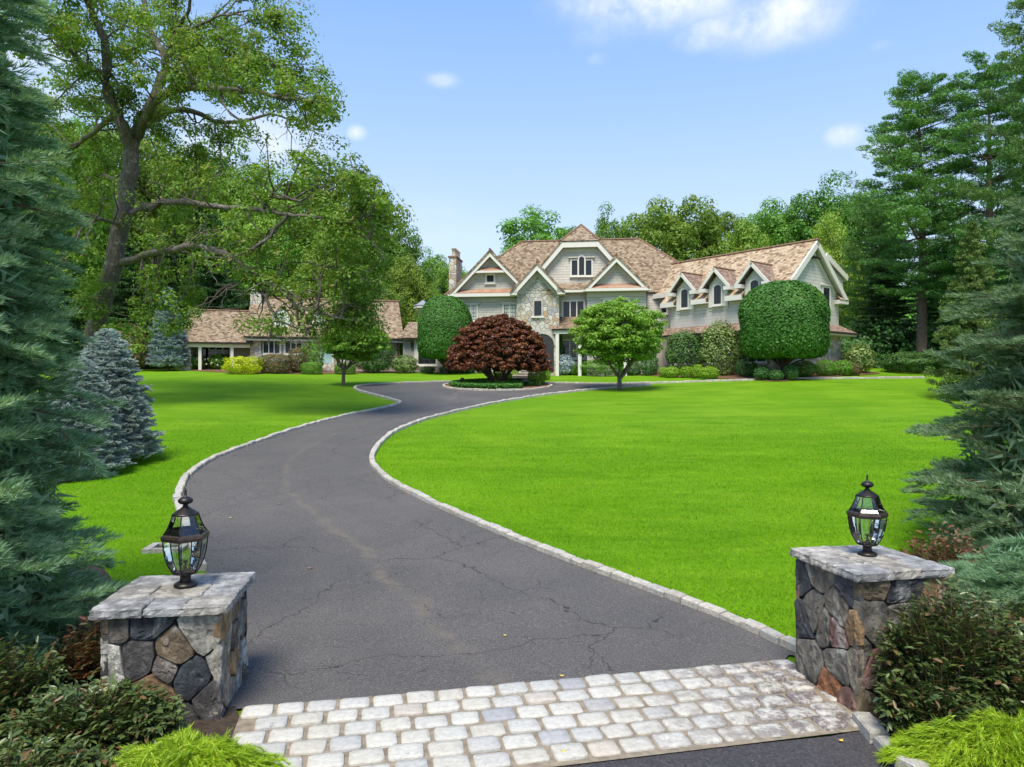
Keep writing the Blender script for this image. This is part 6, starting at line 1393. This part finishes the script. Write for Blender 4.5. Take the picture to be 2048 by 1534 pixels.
# island planting
rg = np.random.default_rng(61); n = 26000; a = rg.uniform(0, 6.283, n); r = np.sqrt(rg.uniform(0,1,n))*.86; x = ISC.x-.12+ISR*r*np.cos(a)*.98; y = ISC.y+ISR*r*np.sin(a); ok = ~((x > ISC.x+ISR*.45) & (y < ISC.y-ISR*.2)); x, y = x[ok], y[ok]
V, Fq = leaves(np.stack([x, y, G(x,y)+.07+rg.uniform(0,.2,len(x))],1), np.tile([0,0,1.], (len(x),1)), .11, .06, rg); tag(np_obj('ground_cover', V, Fq, LM['cover']), 'green leafy ground cover under the red maple', 'ground cover', kind='stuff')
def boulder(px, py, w, h, seed, label):
    g = gp(px, py); k = g.y/F; rg = np.random.default_rng(seed); import bmesh
    bm = bmesh.new(); bmesh.ops.create_icosphere(bm, subdivisions=4, radius=1); ph = rg.uniform(0, 6, 6)
    for v in bm.verts:
        c = v.co; f = 1+.12*math.sin(3*c.x+ph[0])+.1*math.sin(4*c.y+2*c.z+ph[1])+.05*math.sin(9*c.z+5*c.x+ph[2])+.02*rg.normal(); v.co = Vector((c.x*f*w*k/2, c.y*f*w*k*.4, max(c.z*f, -.25)*h*k))
    me = bpy.data.meshes.new('boulder'); bm.to_mesh(me); bm.free(); me.materials.append(M['boulder']); o = link(bpy.data.objects.new('boulder', me)); o.location = g; tag(o, label, 'boulder', 'boulders on the planted island')
    for p in me.polygons: p.use_smooth = True
boulder(927, 768, 19, 11, 1, 'dark rounded boulder at the left end of the planted island'); boulder(1051, 772, 24, 13, 2, 'upright pale boulder at the right of the planted island'); boulder(986, 774, 26, 8, 3, 'flat grey boulder at the foot of the maple trunk')

# ================================================================== FOREGROUND SHRUBS AT THE PILLARS
def leafy(label, c, w, d, h, n, leafm, seed, L=.066, lean=(0,0), name='leafy_shrub', cat='shrub', base=.15):
    rg = np.random.default_rng(seed); loc = (c[0], c[1], gz(*c)); root = empty(name, loc, label, cat); segs = []; P, D, Nn = [], [], []
    for i in range(n):
        a = rg.uniform(0, 6.283); r = rg.uniform(0,1)**.5; b = np.array([math.cos(a)*r*w*.30, math.sin(a)*r*d*.30, -.02]); q = unit(np.array([math.cos(a)*r, math.sin(a)*r, 0])+1e-6)
        e = np.array([math.cos(a)*r*w*.52+lean[0], math.sin(a)*r*d*.52+lean[1], h*(1-.42*r*r)*rg.uniform(.45,1.02)]); pts = curve(b, e, (0,0,h*.16*r), 7, .01, rg); segs.append((pts, np.linspace(.004,.0015,7)))
        m = rg.integers(11, 19); t = np.linspace(.32, 1, m); pp = np.stack([np.interp(t, np.linspace(0,1,7), pts[:,k]) for k in range(3)],1); td = unit(np.stack([np.interp(t, np.linspace(0,1,7), np.gradient(pts[:,k])) for k in range(3)],1))
        sd = unit(np.cross(td, [0,0,1.]))*np.where(np.arange(m)%2, 1, -1)[:,None]; ld = unit(td*.7+sd*.8+rg.normal(0,.2,(m,3))); P.append(pp+ld*L*.5); D.append(ld); Nn.append(unit(np.cross(sd, td)*np.where(np.arange(m)%2, 1, -1)[:,None]+[0,0,1.2]))
    P, D, Nn = map(np.concatenate, (P, D, Nn)); n2 = len(P); Nn = unit(Nn+rg.normal(0,.3,(n2,3))); t = unit(D-Nn*np.sum(D*Nn,1,keepdims=True)); s = np.cross(Nn, t); sc = rg.uniform(.7,1.25,(n2,1)); l = L*.5*sc; w_ = L*.19*sc
    V = np.stack([P-t*l, P-t*l*.3+s*w_+Nn*w_*.35, P+t*l*.35+s*w_*.8+Nn*w_*.25, P+t*l-Nn*w_*.4, P+t*l*.35-s*w_*.8+Nn*w_*.25, P-t*l*.3-s*w_+Nn*w_*.35], 1).reshape(-1,3); i = np.arange(n2)*6
    np_obj('foliage', V, np.concatenate([np.stack([i,i+1,i+2,i+3],1), np.stack([i,i+3,i+4,i+5],1)]), LM[leafm], root); np_obj('stems', *tubes_np(segs, 3), M['twig'], root)
leafy('dark glossy leaved shrub at the foot of the near pillar front face', (-2.95, 4.95), 1.25, .7, .52, 620, 'leuco', 301)
leafy('dark leafy shrub squeezed between the big fir and the near pillar', (-3.75, 5.1), .9, .9, .8, 420, 'leuco', 302)
leafy('low dark leafy shrub in the bottom left corner', (-3.1, 4.25), 1.5, .8, .42, 560, 'leuco', 303)
leafy('small reddish leaved shrub hugging the left side of the near pillar', (-3.45, 5.75), .5, .6, .72, 160, 'leucor', 304)
leafy('dark leafy shrub covering the right face of the far pillar', (3.32, 5.28), 1.15, .6, 1.16, 900, 'leuco', 311)
leafy('lower dark shrub spilling over the bed kerb beside the far pillar', (3.02, 5.08), .75, .5, .62, 380, 'leuco', 312)
leafy('wide dark shrub under the bluish bough at the right frame edge', (4.15, 5.5), 1.2, .8, .98, 760, 'leuco', 313)
leafy('reddish brown leaved shrub behind the far pillar cap', (4.25, 7.0), .95, .8, 1.2, 520, 'leucor', 314)
leafy('dark shrub behind the yellow green thread plant at the right', (3.9, 5.1), 1.3, .7, .72, 560, 'leuco', 315)
def thread(label, c, w, d, h, n, seed):
    rg = np.random.default_rng(seed); loc = (c[0], c[1], gz(*c)); root = empty('thread_cypress', loc, label, 'golden cypress', 'golden thread leaf cypresses beside the gate'); segs = []
    az = rg.uniform(0, 6.283, n); r = rg.uniform(0,1,n)**.5; k = 1+.12*np.sin(3*az+1)+.08*np.sin(7*az)
    P0 = np.stack([np.cos(az)*r*w*.5*k, np.sin(az)*r*d*.5*k, h*np.sqrt(np.clip(1-r*r*.92,0,1))*(rg.uniform(.55,1.0,n))*(1+.16*np.sin(5*az+9*r)*r+.1*np.sin(11*az))], 1)
    D0 = unit(np.stack([np.cos(az)*(r+.25), np.sin(az)*(r+.25), .55-.55*r+rg.normal(0,.25,n)], 1)+rg.normal(0,.25,(n,3))); per = 44; L0 = rg.uniform(.07,.17,n)
    P0 = P0-D0*L0[:,None]*.8; tt = rg.uniform(0,1,n*per)
    p = np.repeat(P0,per,0)+np.repeat(D0,per,0)*(tt*np.repeat(L0,per))[:,None]; p[:,2] -= (tt**2)*.03; dd = np.repeat(D0,per,0); rad = unit(rg.normal(0,1,(n*per,3))); nd = unit(dd+rad*.5-np.array([0,0,.12]))
    ln = rg.uniform(.02,.06,(n*per,1)); sdv = unit(np.cross(nd, rg.normal(0,1,(n*per,3))))*.0022; V = np.stack([p-sdv,p+sdv,p+nd*ln],1).reshape(-1,3); np_obj('foliage', V, np.arange(3*n*per).reshape(-1,3), LM['thread'], root)
    for i in range(60): a = i*.7; segs.append((curve((0,0,-.03),(math.cos(a)*w*.4*rg.uniform(.2,1),math.sin(a)*d*.4*rg.uniform(.2,1),h*.6),(0,0,.03),5,.01,rg), np.linspace(.008,.002,5)))
    np_obj('stems', *tubes_np(segs, 4), M['twig'], root)
thread('bright yellow green feathery shrub in front of the near pillar', (-2.0, 4.35), 1.15, .8, .40, 3300, 321)
thread('bright yellow green feathery shrub in the bottom right corner', (3.4, 4.72), 1.75, .8, .37, 4200, 322)

# low iron fence at the far left
a = gp(283, 742); b = gp(372, 740); fr = Fr((a.x, a.y), (b.x-a.x, b.y-a.y), (-(b.y-a.y), b.x-a.x)); L = (b-a).length
fe = empty('iron_fence', a, 'low black iron fence under the slim pale spruce', 'fence'); mb = MB()
for z in (.12, .42): mb.box(fr, 0, L, -.01, .01, a.z+z-.01, a.z+z+.01)
mb.build('rails', M['gutter'], fe); mb = MB()
for s_ in np.arange(.1, L, .13): mb.box(fr, s_-.006, s_+.006, -.018, -.011, a.z-.05, a.z+.48)
mb.build('pickets', M['gutter'], fe)
# fallen leaves
m_leaf = [simple('yellow_leaf', (.6,.45,.08), .7), simple('brown_fallen_leaf', (.3,.14,.06), .8), simple('lime_fallen_leaf', (.4,.5,.08), .7)]
FL = [(1124,1357,0,'yellow fallen leaf on the asphalt just above the apron'),(1128,1515,0,'yellow leaf lying at the near edge of the apron'),(462,1038,2,'lime leaf on the drive beyond the near lantern'),(620,1140,1,'brown leaf in the middle of the drive'),(1010,1275,0,'small yellow leaf on the drive right of centre'),(725,950,1,'brown leaf against the inner kerb bend'),(560,1010,1,'tiny brown leaf on the far drive'),(1682,1488,0,'yellow leaf on the dark road by the right kerb')]
for k, (px, py, mi, lab) in enumerate(FL):
    g = gp(px, py); rg = np.random.default_rng(k); mb = MB(); r0 = .028+.02*(g.y > 8); ring = []
    for q in range(11): a = q*2*math.pi/11; rr = r0*(1 if q % 2 else .45)*rg.uniform(.8,1.2); ring.append((g.x+math.cos(a)*rr, g.y+math.sin(a)*rr*.8, g.z+.022+(.02 if py in (1515,) else 0)+abs(math.cos(a))*.008))
    cpt = (g.x, g.y, g.z+.024+(.02 if py in (1515,) else 0))
    for q in range(11): mb.poly([cpt, ring[q], ring[(q+1)%11]])
    tag(mb.build('fallen_leaf', m_leaf[mi], origin=g), lab, 'leaf', 'fallen leaves on the drive')
print('POLYS', stats(), NFIR)
